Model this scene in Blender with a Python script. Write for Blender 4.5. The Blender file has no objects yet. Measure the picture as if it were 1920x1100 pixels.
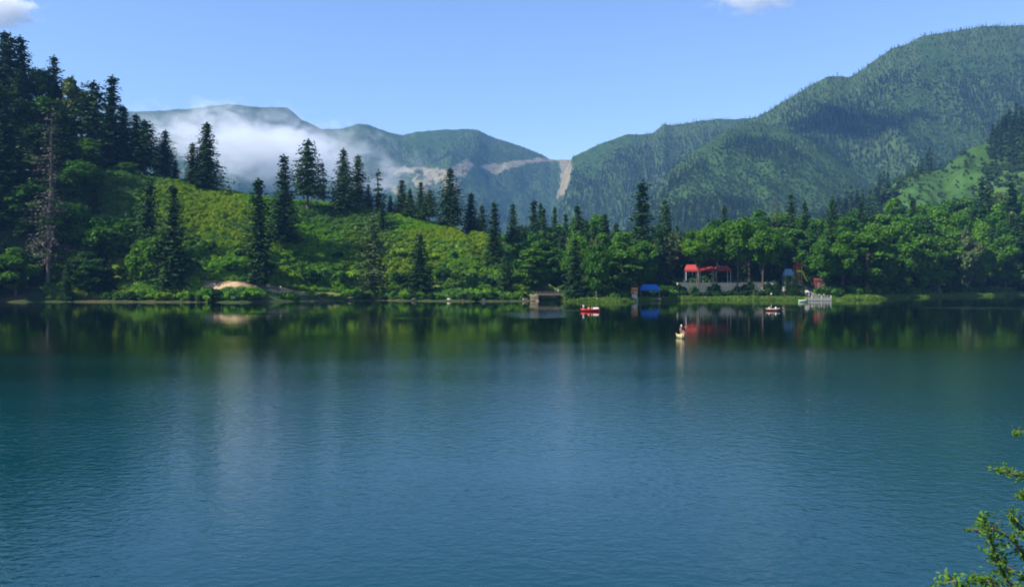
import bpy, bmesh, math, random
import numpy as np
from mathutils import Vector, Matrix

R = math.radians
scene = bpy.context.scene
col = scene.collection
random.seed(7)

# ------------------------------------------------------------------ camera, sky, sun, exposure
FPX, HOR, CAMZ = 1600.0, 525.0, 8.0            # focal length in photo pixels, horizon row, eye height
cd = bpy.data.cameras.new('camera')
cam = bpy.data.objects.new('camera', cd)
col.objects.link(cam)
scene.camera = cam
cam.location = (0, 0, CAMZ)
cam.rotation_euler = (math.pi / 2, 0, 0)
cd.sensor_width = 36.0
cd.lens = 36.0 * FPX / 1920.0
cd.shift_y = (HOR - 550.0) / 1920.0
cd.clip_start = 0.2
cd.clip_end = 30000.0

SUN_EL, SUN_AZ = R(41.0), R(-111.0)             # azimuth from +Y towards +X
to_sun = Vector((math.sin(SUN_AZ) * math.cos(SUN_EL), math.cos(SUN_AZ) * math.cos(SUN_EL), math.sin(SUN_EL)))
world = bpy.data.worlds.new("World")
scene.world = world
world.use_nodes = True
wt = world.node_tree
sky = wt.nodes.new('ShaderNodeTexSky')
sky.sky_type = 'NISHITA'
sky.sun_disc = False
sky.sun_elevation = SUN_EL
sky.sun_rotation = SUN_AZ
sky.altitude = 200
sky.air_density = 1.2
sky.dust_density = 0.3
sky.ozone_density = 4.5
skyhs = wt.nodes.new('ShaderNodeHueSaturation')
skyhs.inputs['Saturation'].default_value = 1.06
skyhs.inputs['Hue'].default_value = 0.514
wt.links.new(sky.outputs[0], skyhs.inputs['Color'])
wt.links.new(skyhs.outputs[0], wt.nodes['Background'].inputs[0])
wt.nodes['Background'].inputs[1].default_value = 0.108

sl = bpy.data.lights.new('sun', 'SUN')
sl.energy = 5.0
sl.angle = R(0.5)
sl.color = (1.0, 0.95, 0.86)
sun = bpy.data.objects.new('sun', sl)
col.objects.link(sun)
sun.rotation_euler = to_sun.to_track_quat('Z', 'Y').to_euler()
sun.location = (-200, 0, 300)

scene.view_settings.view_transform = 'Standard'
scene.view_settings.look = 'None'
scene.view_settings.exposure = 0.92
scene.view_settings.gamma = 1.0
cy = scene.cycles
cy.max_bounces = 6
cy.diffuse_bounces = 2
cy.glossy_bounces = 2
cy.transmission_bounces = 2
cy.transparent_max_bounces = 6
cy.volume_bounces = 3
cy.use_denoising = True
cy.filter_width = 1.9
cy.volume_step_rate = 1.0
cy.volume_max_steps = 96
cy.sample_clamp_indirect = 4.0

# ------------------------------------------------------------------ helpers
def tag(o, label=None, cat=None, group=None, kind=None):
    if label: o['label'] = label
    if cat: o['category'] = cat
    if group: o['group'] = group
    if kind: o['kind'] = kind
    return o

def empty(name, loc=(0, 0, 0), rz=0.0, sc=1.0):
    o = bpy.data.objects.new(name, None)
    col.objects.link(o)
    o.location = loc
    o.rotation_euler = (0, 0, rz)
    o.scale = (sc, sc, sc) if not isinstance(sc, (tuple, list)) else sc
    o.empty_display_size = 0.3
    return o

def link(name, me, parent=None, loc=None):
    o = bpy.data.objects.new(name, me)
    col.objects.link(o)
    if parent is not None: o.parent = parent
    if loc is not None: o.location = loc
    return o

def mesh_np(name, V, F, mats=(), smooth=False, midx=None):
    me = bpy.data.meshes.new(name)
    me.from_pydata(V.tolist() if hasattr(V, 'tolist') else V, [], F.tolist() if hasattr(F, 'tolist') else F)
    for m in mats: me.materials.append(m)
    if midx is not None: me.polygons.foreach_set('material_index', np.asarray(midx, dtype=np.int32))
    if smooth: me.polygons.foreach_set('use_smooth', np.ones(len(me.polygons), dtype=bool))
    me.update()
    return me

class MB:
    """collects boxes, tubes and sheets into one mesh"""
    def __init__(s): s.v, s.f, s.m = [], [], []
    def add(s, V, F, m=0):
        n = len(s.v)
        s.v += [tuple(p) for p in V]
        s.f += [tuple(i + n for i in f) for f in F]
        s.m += [m] * len(F)
    def box(s, c, d, rz=0.0, m=0, taper=1.0):
        hx, hy, hz = d[0] / 2, d[1] / 2, d[2] / 2
        V = []
        for z in (-hz, hz):
            k = 1.0 if z < 0 else taper
            for x, y in ((-hx, -hy), (hx, -hy), (hx, hy), (-hx, hy)):
                x2, y2 = x * k, y * k
                V.append((c[0] + x2 * math.cos(rz) - y2 * math.sin(rz), c[1] + x2 * math.sin(rz) + y2 * math.cos(rz), c[2] + z))
        s.add(V, [(0, 3, 2, 1), (4, 5, 6, 7), (0, 1, 5, 4), (1, 2, 6, 5), (2, 3, 7, 6), (3, 0, 4, 7)], m)
    def tube(s, pts, rad, n=6, m=0, cap=True):
        pts = [Vector(p) for p in pts]
        V, F = [], []
        for i, p in enumerate(pts):
            d = (pts[min(i + 1, len(pts) - 1)] - pts[max(i - 1, 0)])
            d = d.normalized() if d.length > 1e-9 else Vector((0, 0, 1))
            a = d.cross(Vector((0, 0, 1)) if abs(d.z) < .9 else Vector((1, 0, 0))).normalized()
            b = d.cross(a)
            r = rad[i] if isinstance(rad, (list, tuple)) else rad
            for k in range(n):
                t = 2 * math.pi * k / n
                V.append(p + a * (r * math.cos(t)) + b * (r * math.sin(t)))
        for i in range(len(pts) - 1):
            for k in range(n):
                F.append((i * n + k, i * n + (k + 1) % n, (i + 1) * n + (k + 1) % n, (i + 1) * n + k))
        if cap:
            F.append(tuple(range(n)))
            F.append(tuple((len(pts) - 1) * n + k for k in reversed(range(n))))
        s.add(V, F, m)
    def ball(s, c, r, m=0, nu=8, nv=6):
        r = r if isinstance(r, (tuple, list)) else (r, r, r)
        V, F = [], []
        for j in range(1, nv):
            for i in range(nu):
                t, p = math.pi * j / nv, 2 * math.pi * i / nu
                V.append((c[0] + r[0] * math.sin(t) * math.cos(p), c[1] + r[1] * math.sin(t) * math.sin(p), c[2] + r[2] * math.cos(t)))
        for j in range(nv - 2):
            for i in range(nu):
                F.append((j * nu + i, (j + 1) * nu + i, (j + 1) * nu + (i + 1) % nu, j * nu + (i + 1) % nu))
        V += [(c[0], c[1], c[2] + r[2]), (c[0], c[1], c[2] - r[2])]
        a, b = len(V) - 2, len(V) - 1
        for i in range(nu):
            F.append((a, i, (i + 1) % nu))
            F.append((b, (nv - 2) * nu + (i + 1) % nu, (nv - 2) * nu + i))
        s.add(V, F, m)
    def mesh(s, name, mats, smooth=False):
        mats = mats if isinstance(mats, (list, tuple)) else [mats]
        return mesh_np(name, s.v, s.f, mats, smooth, s.m)
    def build(s, name, mats, parent=None, smooth=False, loc=None):
        return link(name, s.mesh(name, mats, smooth), parent, loc)

# value noise
def _hash(ix, iy, seed):
    h = (ix.astype(np.int64) * 374761393 + iy.astype(np.int64) * 668265263 + seed * 1442695041) & 0xffffffff
    h = ((h ^ (h >> 13)) * 1274126177) & 0xffffffff
    h = h ^ (h >> 16)
    return (h & 0xffffff) / float(0xffffff)

def vnoise(x, y, seed=0):
    ix, iy = np.floor(x), np.floor(y)
    fx, fy = x - ix, y - iy
    fx, fy = fx * fx * (3 - 2 * fx), fy * fy * (3 - 2 * fy)
    a, b = _hash(ix, iy, seed), _hash(ix + 1, iy, seed)
    c, d = _hash(ix, iy + 1, seed), _hash(ix + 1, iy + 1, seed)
    return (a + (b - a) * fx) * (1 - fy) + (c + (d - c) * fx) * fy

def fbm(x, y, octv=4, seed=0, ridged=False):
    x, y = np.asarray(x, float), np.asarray(y, float)
    s, a, t = 0.0, 1.0, 0.0
    for o in range(octv):
        n = vnoise(x, y, seed + o * 17)
        n = 1 - 2 * np.abs(2 * n - 1) if ridged else 2 * n - 1
        s, t = s + a * n, t + a
        a, x, y = a * .5, x * 2.03 + 11.3, y * 2.03 + 5.7
    return s / t

def sstep(a, b, x):
    t = np.clip((x - a) / (b - a), 0, 1)
    return t * t * (3 - 2 * t)

def tab(px, pts):
    return np.interp(px, [p[0] for p in pts], [p[1] for p in pts])

def in_poly(px, py, poly):
    inside = np.zeros(np.shape(px), bool)
    n = len(poly)
    for i in range(n):
        x1, y1 = poly[i]; x2, y2 = poly[(i + 1) % n]
        c = ((y1 > py) != (y2 > py)) & (px < (x2 - x1) * (py - y1) / (y2 - y1 + 1e-9) + x1)
        inside ^= c
    return inside

# ------------------------------------------------------------------ materials
def mat(name, colour, rough=0.8, spec=0.3):
    m = bpy.data.materials.new(name)
    m.use_nodes = True
    b = m.node_tree.nodes['Principled BSDF']
    b.inputs['Base Color'].default_value = (*colour, 1)
    b.inputs['Roughness'].default_value = rough
    b.inputs['Specular IOR Level'].default_value = spec
    return m

def worn(name, colour, rough=0.8, amount=0.35, scale=2.0, spec=0.3, bump=0.0):
    """a plain colour with blotchy wear"""
    m = mat(name, colour, rough, spec)
    nt = m.node_tree; N, L = nt.nodes, nt.links
    tc = N.new('ShaderNodeTexCoord'); nz = N.new('ShaderNodeTexNoise')
    nz.inputs['Scale'].default_value = scale; nz.inputs['Detail'].default_value = 5
    L.new(tc.outputs['Object'], nz.inputs['Vector'])
    cr = N.new('ShaderNodeMapRange')
    cr.inputs['To Min'].default_value = 1 - amount; cr.inputs['To Max'].default_value = 1 + amount
    L.new(nz.outputs['Fac'], cr.inputs['Value'])
    mx = N.new('ShaderNodeMix'); mx.data_type = 'RGBA'; mx.blend_type = 'MULTIPLY'; mx.inputs['Factor'].default_value = 1
    mx.inputs['A'].default_value = (*colour, 1)
    cb = N.new('ShaderNodeCombineColor')
    for i in range(3): L.new(cr.outputs[0], cb.inputs[i])
    L.new(cb.outputs[0], mx.inputs['B'])
    L.new(mx.outputs['Result'], N['Principled BSDF'].inputs['Base Color'])
    if bump:
        bp = N.new('ShaderNodeBump'); bp.inputs['Distance'].default_value = bump
        L.new(nz.outputs['Fac'], bp.inputs['Height']); L.new(bp.outputs[0], N['Principled BSDF'].inputs['Normal'])
    return m

def leafy(name, c1, c2, c3=None, patch=60.0, transl=0.28, rough=0.55):
    """foliage: colour varies from plant to plant (c1..c2), over the ground in patches (towards c3) and within the crown"""
    m = bpy.data.materials.new(name); m.use_nodes = True
    nt = m.node_tree; N, L = nt.nodes, nt.links
    p = N['Principled BSDF']; out = N['Material Output']
    oi = N.new('ShaderNodeObjectInfo'); tc = N.new('ShaderNodeTexCoord')
    mx = N.new('ShaderNodeMix'); mx.data_type = 'RGBA'
    mx.inputs['A'].default_value = (*c1, 1); mx.inputs['B'].default_value = (*c2, 1)
    L.new(oi.outputs['Random'], mx.inputs['Factor'])
    last = mx.outputs['Result']
    if c3:
        nz = N.new('ShaderNodeTexNoise'); nz.inputs['Scale'].default_value = 1.0 / patch; nz.inputs['Detail'].default_value = 3
        L.new(oi.outputs['Location'], nz.inputs['Vector'])
        mr = N.new('ShaderNodeMapRange'); mr.inputs['From Min'].default_value = .44; mr.inputs['From Max'].default_value = .60
        L.new(nz.outputs['Fac'], mr.inputs['Value'])
        m2 = N.new('ShaderNodeMix'); m2.data_type = 'RGBA'
        L.new(mr.outputs[0], m2.inputs['Factor']); L.new(last, m2.inputs['A']); m2.inputs['B'].default_value = (*c3, 1)
        last = m2.outputs['Result']
    n2 = N.new('ShaderNodeTexNoise'); n2.inputs['Scale'].default_value = 0.9; n2.inputs['Detail'].default_value = 4
    L.new(tc.outputs['Object'], n2.inputs['Vector'])
    m3 = N.new('ShaderNodeMapRange'); m3.inputs['From Min'].default_value = .3; m3.inputs['From Max'].default_value = .7
    m3.inputs['To Min'].default_value = .7; m3.inputs['To Max'].default_value = 1.3
    L.new(n2.outputs['Fac'], m3.inputs['Value'])
    hs = N.new('ShaderNodeHueSaturation'); L.new(m3.outputs[0], hs.inputs['Value']); L.new(last, hs.inputs['Color'])
    L.new(hs.outputs[0], p.inputs['Base Color'])
    p.inputs['Roughness'].default_value = rough
    p.inputs['Specular IOR Level'].default_value = 0.06
    tr = N.new('ShaderNodeBsdfTranslucent'); L.new(hs.outputs[0], tr.inputs['Color'])
    ms = N.new('ShaderNodeMixShader'); ms.inputs[0].default_value = transl
    L.new(p.outputs[0], ms.inputs[1]); L.new(tr.outputs[0], ms.inputs[2]); L.new(ms.outputs[0], out.inputs['Surface'])
    return m

M = {}
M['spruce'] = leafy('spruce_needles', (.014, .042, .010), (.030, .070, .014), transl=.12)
M['spruce_pale'] = leafy('pale_spruce_needles', (.050, .085, .028), (.075, .11, .035), transl=.15)
M['dead'] = leafy('dead_twigs', (.062, .058, .045), (.085, .078, .058), transl=.05)
M['broad'] = leafy('broad_leaves', (.038, .115, .010), (.078, .180, .012), transl=.3)
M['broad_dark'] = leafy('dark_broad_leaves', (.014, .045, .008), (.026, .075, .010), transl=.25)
M['broad_olive'] = leafy('olive_leaves', (.07, .105, .035), (.085, .12, .03), transl=.25)
M['shrub'] = leafy('shrub_leaves', (.10, .27, .010), (.17, .35, .012), (.20, .30, .014), 38.0, transl=.3)
M['shrub_grey'] = leafy('grey_green_leaves', (.065, .17, .03), (.10, .21, .035), transl=.3)
M['far_spruce'] = leafy('far_spruce_needles', (.015, .036, .018), (.028, .056, .024), transl=.1)  # far needles and leaves carry some of the haze's blue in their colour
M['far_broad'] = leafy('far_broad_leaves', (.032, .075, .026), (.060, .112, .030), transl=.25)
M['near_leaf'] = leafy('near_leaves', (.09, .19, .025), (.14, .25, .035), transl=.4, rough=.4)
M['bark'] = worn('bark', (.085, .065, .05), .9, .4, 3.0)
M['pale_bark'] = worn('pale_bark', (.20, .17, .13), .9, .3, 3.0)
M['red_canvas'] = worn('red_canvas', (.30, .022, .016), .7, .2, 1.2)
M['pink_canvas'] = worn('faded_red_canvas', (.38, .05, .045), .7, .2, 1.2)
M['blue_canvas'] = worn('blue_canvas', (.02, .13, .42), .6, .2, 1.2)
M['steel_blue'] = worn('steel_blue_canvas', (.12, .20, .28), .7, .2, 1.2)
M['cream'] = worn('cream_render', (.60, .46, .29), .85, .5, .6, bump=.05)
M['stone'] = worn('stone', (.30, .22, .13), .9, .45, 1.6, bump=.08)
M['pale_stone'] = worn('pale_stone', (.45, .41, .33), .9, .3, 1.6, bump=.05)
M['wood'] = worn('weathered_wood', (.16, .12, .085), .85, .4, 3.0)
M['grey_wood'] = worn('grey_wood', (.30, .28, .26), .85, .35, 3.0)
M['orange_wood'] = worn('orange_wood', (.62, .27, .07), .7, .2, 2.0)
M['dark_red'] = worn('dark_red_paint', (.12, .02, .02), .7, .3, 2.0)
M['white'] = worn('white_paint', (.78, .76, .72), .6, .12, 2.0)
M['yellow'] = mat('yellow_plastic', (.75, .62, .02), .4)
M['boat_red'] = worn('red_boat_paint', (.38, .012, .012), .4, .2, 1.5)
M['boat_brown'] = worn('brown_red_boat_paint', (.26, .05, .03), .5, .2, 1.5)
M['boat_cream'] = worn('cream_boat_paint', (.44, .36, .18), .5, .15, 1.5)
M['boat_green'] = worn('pale_green_boat_paint', (.55, .68, .42), .5, .15, 1.5)
M['glass'] = mat('dark_glass', (.02, .025, .03), .1, .6)

# terrain: colour carried per vertex (bare rock, meadow, forest floor) and roughened with noise
def ground_mat(name, scale=0.25, bump=0.15):
    m = mat(name, (.1, .1, .1), .95, .1)
    nt = m.node_tree; N, L = nt.nodes, nt.links
    at = N.new('ShaderNodeAttribute'); at.attribute_name = 'Col'
    tc = N.new('ShaderNodeTexCoord'); nz = N.new('ShaderNodeTexNoise')
    nz.inputs['Scale'].default_value = scale; nz.inputs['Detail'].default_value = 8; nz.inputs['Roughness'].default_value = .65
    L.new(tc.outputs['Object'], nz.inputs['Vector'])
    mr = N.new('ShaderNodeMapRange'); mr.inputs['From Min'].default_value = .3; mr.inputs['From Max'].default_value = .7
    mr.inputs['To Min'].default_value = .55; mr.inputs['To Max'].default_value = 1.45
    L.new(nz.outputs['Fac'], mr.inputs['Value'])
    hs = N.new('ShaderNodeHueSaturation'); L.new(mr.outputs[0], hs.inputs['Value']); L.new(at.outputs['Color'], hs.inputs['Color'])
    L.new(hs.outputs[0], N['Principled BSDF'].inputs['Base Color'])
    bp = N.new('ShaderNodeBump'); bp.inputs['Distance'].default_value = bump; bp.inputs['Strength'].default_value = .8
    L.new(nz.outputs['Fac'], bp.inputs['Height']); L.new(bp.outputs[0], N['Principled BSDF'].inputs['Normal'])
    return m
M['ground'] = ground_mat('ground', .6, .25)
M['mountain'] = ground_mat('mountain_ground', .05, 2.0)
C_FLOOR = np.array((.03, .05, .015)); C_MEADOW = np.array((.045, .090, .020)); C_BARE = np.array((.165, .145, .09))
C_GRASS = np.array((.13, .19, .03)); C_DIRT = np.array((.24, .18, .09)); C_SOIL = np.array((.16, .09, .05))

# ------------------------------------------------------------------ terrain
def proj_py(z, Y): return HOR - (z - CAMZ) * FPX / Y

SHORE = [(-2000, 180), (-1200, 200), (-400, 270), (0, 312), (200, 314), (450, 305), (600, 326), (700, 337), (800, 326), (900, 320), (1005, 326), (1012, 345), (1056, 345), (1064, 322),
         (1150, 312), (1250, 335), (1350, 346), (1440, 342), (1560, 337), (1640, 350), (1700, 388), (1900, 457), (2300, 520), (3200, 560)]
BANK = [(-2000, 8), (0, 6), (250, 6.2), (380, 8.2), (430, 7.6), (480, 6), (600, 3.8), (700, 2.9), (900, 2.0), (1000, 1.7), (1240, 2.4), (1300, 2.6), (1440, 2.6), (1560, 2.4), (1700, 1.2), (3200, 1.2)]
CREST = [(-2000, 260), (-1000, 215), (-300, 190), (-120, 190), (0, 205), (60, 235), (120, 270), (180, 322), (235, 314), (270, 334), (345, 344), (380, 358), (480, 366), (560, 374), (650, 378),
         (700, 388), (760, 404), (850, 424), (890, 436), (925, 452), (960, 476), (1000, 512), (1040, 532), (1080, 545)]
CREST_Y = [(-2000, 420), (0, 400), (180, 395), (300, 405), (600, 418), (800, 400), (900, 385), (1000, 362), (1100, 350)]

def ground_z(px, Y):
    px, Y = np.broadcast_arrays(np.asarray(px, float), np.asarray(Y, float))
    X = (px - 960) / FPX * Y
    Ys = tab(px, SHORE) + 2.5 * fbm(X / 14, Y * 0 + 3, 3, 5)
    zb = tab(px, BANK)
    Yc = tab(px, CREST_Y)
    zc = CAMZ + (HOR - tab(px, CREST) - 5) / FPX * Yc
    d = Y - Ys
    z = -1.6 + 2.1 * sstep(-5, 1.2, d)
    zb2 = np.maximum(zb - .5, .4)
    z = z + zb2 * sstep(1, 17, d)
    # hill
    t = np.clip((Y - Ys - 20) / np.maximum(Yc - Ys - 20, 12), 0, 1)
    g = np.sin(np.pi / 2 * t ** .95)
    hz = np.maximum(zc - zb, 0)
    hill = hz * g
    back = np.maximum(Y - Yc, 0)
    fall = np.where(px < 150, .02, .30)
    hill = np.where(Y > Yc, np.maximum(hz - back * fall, 0), hill)
    z = z + hill * (px < 1090)
    # the wooded flat climbs behind the right-hand shore
    k = tab(px, [(900, 0), (1000, .5), (1400, .75), (1700, 1.0), (2200, 1.25)])
    z = z + k * (25 * sstep(28, 240, d) + 14 * sstep(240, 700, d))
    # terrace and playground mound
    tx = sstep(1262, 1280, px) * (1 - sstep(1452, 1470, px))
    z = np.where((tx > 0) & (d > 15), np.maximum(z, 6.7 * tx * sstep(16, 20, d)), z)
    px2 = np.exp(-((px - 1494) / 34.0) ** 2)
    z = z + 5.4 * px2 * sstep(7, 24, d) * (1 - .7 * sstep(45, 80, d))
    land = sstep(0, 12, d)
    amp = np.where(px < 1000, 1.5, .5)
    z = z + land * amp * fbm(X / 26, Y / 22, 4, 9) + land * .35 * fbm(X / 5, Y / 5, 3, 21)
    z = z + np.where(px < 1000, 1.0, .3) * sstep(8, 60, d) * 3.0 * fbm(X / 55, Y / 60, 3, 31)
    # gully on the right flank of the hill
    gx = 880 + (Y - 330) * 1.1
    z = z - 3.5 * np.exp(-((px - 905 - (360 - Y) * 1.2) / 13.0) ** 2) * sstep(10, 30, d) * (Y < Yc + 20) * (px > 820)
    return z

def gz(px, Y): return float(ground_z(px, Y))
def at(px, Y, z=None):
    return Vector(((px - 960) / FPX * Y, Y, gz(px, Y) if z is None else z))
_YS = np.arange(295, 620, .5)
def hit(px, py):
    """distance at which the ground shows at that photo pixel"""
    p = proj_py(ground_z(np.full_like(_YS, px), _YS), _YS)
    k = np.nonzero(p <= py)[0]
    return float(_YS[k[0]]) if len(k) else float(_YS[int(np.argmin(p))])

# mountains: a traced crest with its own distance, a concave front with spurs, a back slope
class Mount:
    def __init__(s, crest, Yc, slope, spur, seed, x0, x1, Y0, tree=0.0, foot=None):
        s.c, s.Yc, s.sl, s.sp, s.seed, s.x0, s.x1, s.Y0, s.tree, s.foot = crest, Yc, slope, spur, seed, x0, x1, Y0, tree, foot
    def z(s, px, Y):
        px, Y = np.broadcast_arrays(np.asarray(px, float), np.asarray(Y, float))
        Yc = tab(px, s.Yc) if isinstance(s.Yc, list) else s.Yc
        X = (px - 960) / FPX * Y
        jag = 1.0 * fbm(px / 9, px * 0 + s.seed, 2, s.seed + 3)
        zc = CAMZ + (HOR - tab(px, s.c) + jag) / FPX * Yc - s.tree
        d = Yc - Y
        L = Yc - s.Y0
        t = np.clip(d / L, 0, 1)
        prof = (1 - t) ** 1.25
        z = zc * prof
        win = np.clip(t * 3.2, 0, 1) * (1 - .6 * t)
        z = z + s.sp * win * (fbm(X / (s.sp * 4.2), Y / (s.sp * 7.5), 4, s.seed, True) - .25)
        z = z + s.sp * .22 * win * fbm(X / (s.sp * .9), Y / (s.sp * 1.4), 4, s.seed + 40)
        z = np.where(d < 0, zc + d * .55 + 8 * fbm(X / 90, Y / 90, 3, s.seed), z)
        edge = sstep(s.x0, s.x0 + 60, px) * (1 - sstep(s.x1 - 60, s.x1, px))
        return z * edge - 30 * (1 - edge) - 12 * t ** 3
CA = [(-800, 300), (-300, 190), (100, 215), (229, 207), (295, 205), (379, 199), (426, 192), (473, 198), (539, 199), (567, 222), (604, 239), (642, 239), (670, 229), (693, 232), (726, 244), (754, 251), (783, 244),
      (829, 241), (876, 239), (895, 241), (923, 254), (970, 269), (1017, 287), (1031, 296), (1068, 297), (1100, 300), (1200, 330), (1500, 360)]
CB1 = [(1020, 460), (1050, 330), (1074, 288), (1109, 271), (1159, 254), (1182, 248), (1223, 245), (1246, 227), (1265, 229), (1315, 220), (1384, 217), (1440, 212), (1500, 205), (1700, 200), (2000, 240)]
CB3 = [(1300, 330), (1384, 230), (1439, 202), (1452, 193), (1480, 177), (1526, 149), (1553, 138), (1590, 140), (1608, 129), (1636, 108), (1672, 83), (1700, 75), (1727, 60), (1773, 52), (1819, 47), (1837, 42), (1920, 39), (2100, 10), (2500, 60), (3200, 200)]
CB2 = [(1130, 480), (1180, 415), (1237, 345), (1255, 312), (1300, 278), (1361, 236), (1430, 222), (1480, 238), (1530, 262), (1580, 300), (1640, 345), (1700, 385), (1800, 430), (1900, 480)]
CC = [(1480, 470), (1567, 395), (1590, 378), (1636, 348), (1682, 318), (1718, 304), (1773, 292), (1810, 262), (1837, 256), (1865, 244), (1888, 222), (1920, 212), (2100, 120), (2500, 40), (3200, 60)]
MA = Mount(CA, 3800, .4, 95, 11, -900, 1500, 2500, 6)
MB1 = Mount(CB1, 2900, .4, 70, 23, 1000, 2100, 1900, 8)
MB3 = Mount(CB3, 2350, .5, 85, 37, 1280, 3300, 1500, 10)
MB2 = Mount(CB2, [(1130, 1750), (1430, 2000), (1900, 1450)], .5, 46, 51, 1120, 1950, 1160, 8)
MC = Mount(CC, [(1480, 900), (1920, 1050), (3200, 1100)], .5, 22, 63, 1470, 3300, 640, 12)
MOUNTS = [MA, MB1, MB3, MB2, MC]

SCAR = [
    [(706, 318), (760, 312), (838, 318), (866, 300), (876, 296), (886, 308), (872, 330), (858, 345), (850, 368), (838, 372), (828, 340), (800, 348), (812, 378), (795, 372), (775, 342), (745, 330)],
    [(896, 312), (935, 306), (1000, 299), (1030, 294), (1062, 293), (1068, 300), (1030, 303), (985, 308), (950, 318), (930, 326), (915, 322)],
    [(1049, 298), (1070, 293), (1071, 320), (1066, 350), (1058, 371), (1042, 372), (1044, 360), (1052, 340)],
    [(690, 340), (715, 330), (740, 345), (770, 380), (758, 382), (728, 352)],
]
def scar_mask(px, py):
    m = np.zeros(np.shape(px), bool)
    wx = px + 5 * fbm(px / 14, py / 10, 3, 77)
    wy = py + 4 * fbm(px / 12, py / 9, 3, 78)
    for s in SCAR: m |= in_poly(wx, wy, s)
    m &= ~((fbm(px / 14, py / 8, 3, 80) < -.28) & (px < 900))
    return m
MEADOW_C = [(1640, 398), (1690, 358), (1755, 312), (1822, 262), (1862, 254), (1856, 300), (1825, 345), (1805, 390), (1770, 404)]

def fan_mesh(name, zf, pxs, Ys, material, colour, smooth=True):
    P, YY = np.meshgrid(pxs, Ys)
    Z = zf(P, YY)
    X = (P - 960) / FPX * YY
    V = np.stack([X, YY, Z], -1).reshape(-1, 3)
    ny, nx = P.shape
    i = np.arange((ny - 1) * nx).reshape(ny - 1, nx)[:, :-1].ravel()
    F = np.stack([i, i + 1, i + nx + 1, i + nx], -1)
    me = mesh_np(name, V, F, [material], smooth)
    C = colour(P, YY, Z).reshape(-1, 3)
    ca = me.color_attributes.new('Col', 'FLOAT_COLOR', 'POINT')
    ca.data.foreach_set('color', np.concatenate([C, np.ones((len(C), 1))], 1).astype(np.float32).ravel())
    o = link(name, me)
    tag(o, kind='structure')
    return o

def lerp(a, b, t): return a + (b - a) * t[..., None]

def col_ground(P, Y, Z):
    X = (P - 960) / FPX * Y
    d = Y - tab(P, SHORE)
    n = fbm(X / 12, Y / 12, 4, 91)
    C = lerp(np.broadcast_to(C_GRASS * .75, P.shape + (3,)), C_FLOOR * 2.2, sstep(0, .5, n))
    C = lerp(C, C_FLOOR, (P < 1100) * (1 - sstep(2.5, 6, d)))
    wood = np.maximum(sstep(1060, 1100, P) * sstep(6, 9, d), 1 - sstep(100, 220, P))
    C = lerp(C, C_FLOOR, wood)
    bankd = np.exp(-((d - 3.0) / 3.5) ** 2) * (P < 1090) * sstep(-.25, .25, fbm(X / 9, Y / 9, 3, 92))
    C = lerp(C, C_SOIL, bankd * .45)
    # bare trodden ground
    dirt = ((P > 380) & (P < 720) & (d > 11) & (d < 16.5)) * sstep(-.3, .1, fbm(X / 8, Y / 5, 3, 93))
    C = lerp(C, C_DIRT * .8, dirt * .8)
    terr = (P > 1262) & (P < 1455) & (d > 17) & (d < 42)
    C = lerp(C, C_DIRT, terr * 1.0)
    mound = np.exp(-((P - 1494) / 40.0) ** 4) * (d > 5) * (d < 34) * sstep(-.3, .2, fbm(X / 5, Y / 5, 3, 94))
    C = lerp(C, np.array((.45, .37, .27)), mound)
    strip = sstep(1190, 1220, P) * (d < np.where(P > 1580, 11, 4.5)) * (1 - mound)
    C = lerp(C, np.array((.11, .21, .025)), strip * (d > -1))
    return C
pxs = np.concatenate([np.linspace(-1900, -150, 90, endpoint=False), np.linspace(-150, 2080, 640, endpoint=False), np.linspace(2080, 3200, 60)])
Ysg = np.concatenate([np.arange(296, 440, 1.2), np.geomspace(440, 5200, 110)])
Ysg0 = np.concatenate([np.linspace(150, 295, 50), Ysg])
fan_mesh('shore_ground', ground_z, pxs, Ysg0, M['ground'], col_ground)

def col_mount(mt, meadow_bias=0.0, poly=None):
    def f(P, Y, Z):
        X = (P - 960) / FPX * Y
        n = fbm(X / 130, Y / 150, 4, mt.seed + 5)
        C = lerp(np.broadcast_to(C_FLOOR * 1.25, P.shape + (3,)), C_MEADOW * (1.0 if mt is MC else .58), sstep(.05 - meadow_bias, .3 - meadow_bias, n))
        py = proj_py(Z, Y)
        if mt is MA or mt is MB1:
            C = lerp(C, C_BARE, scar_mask(P, py) * 1.0)
        if poly: C = lerp(C, C_MEADOW * np.array((.80, .92, .8)) * (1 + .35 * fbm(X / 16, Y / 16, 4, 88))[..., None], in_poly(P, py, poly) * 1.0)
        return C
    return f
def mount_mesh(name, mt, x0, x1, nx, ny, cf, back=500):
    ymax = (max(q[1] for q in mt.Yc) if isinstance(mt.Yc, list) else mt.Yc)
    ymin = mt.Y0 * .93
    return fan_mesh(name, mt.z, np.linspace(x0, x1, nx), np.concatenate([np.linspace(ymin, ymax + 30, ny), np.linspace(ymax + 60, ymax + back, 12)]), M['mountain'], cf)
mount_mesh('mountain_range', MA, -900, 1500, 760, 190, col_mount(MA, -.1))
mount_mesh('mountain_shoulder', MB1, 1000, 2100, 420, 120, col_mount(MB1, -.05))
mount_mesh('mountain', MB3, 1280, 3300, 620, 150, col_mount(MB3, .02))
mount_mesh('mountain_spur', MB2, 1120, 1950, 380, 120, col_mount(MB2, .22))
mount_mesh('ridge', MC, 1470, 3300, 560, 110, col_mount(MC, .05, MEADOW_C))

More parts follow.
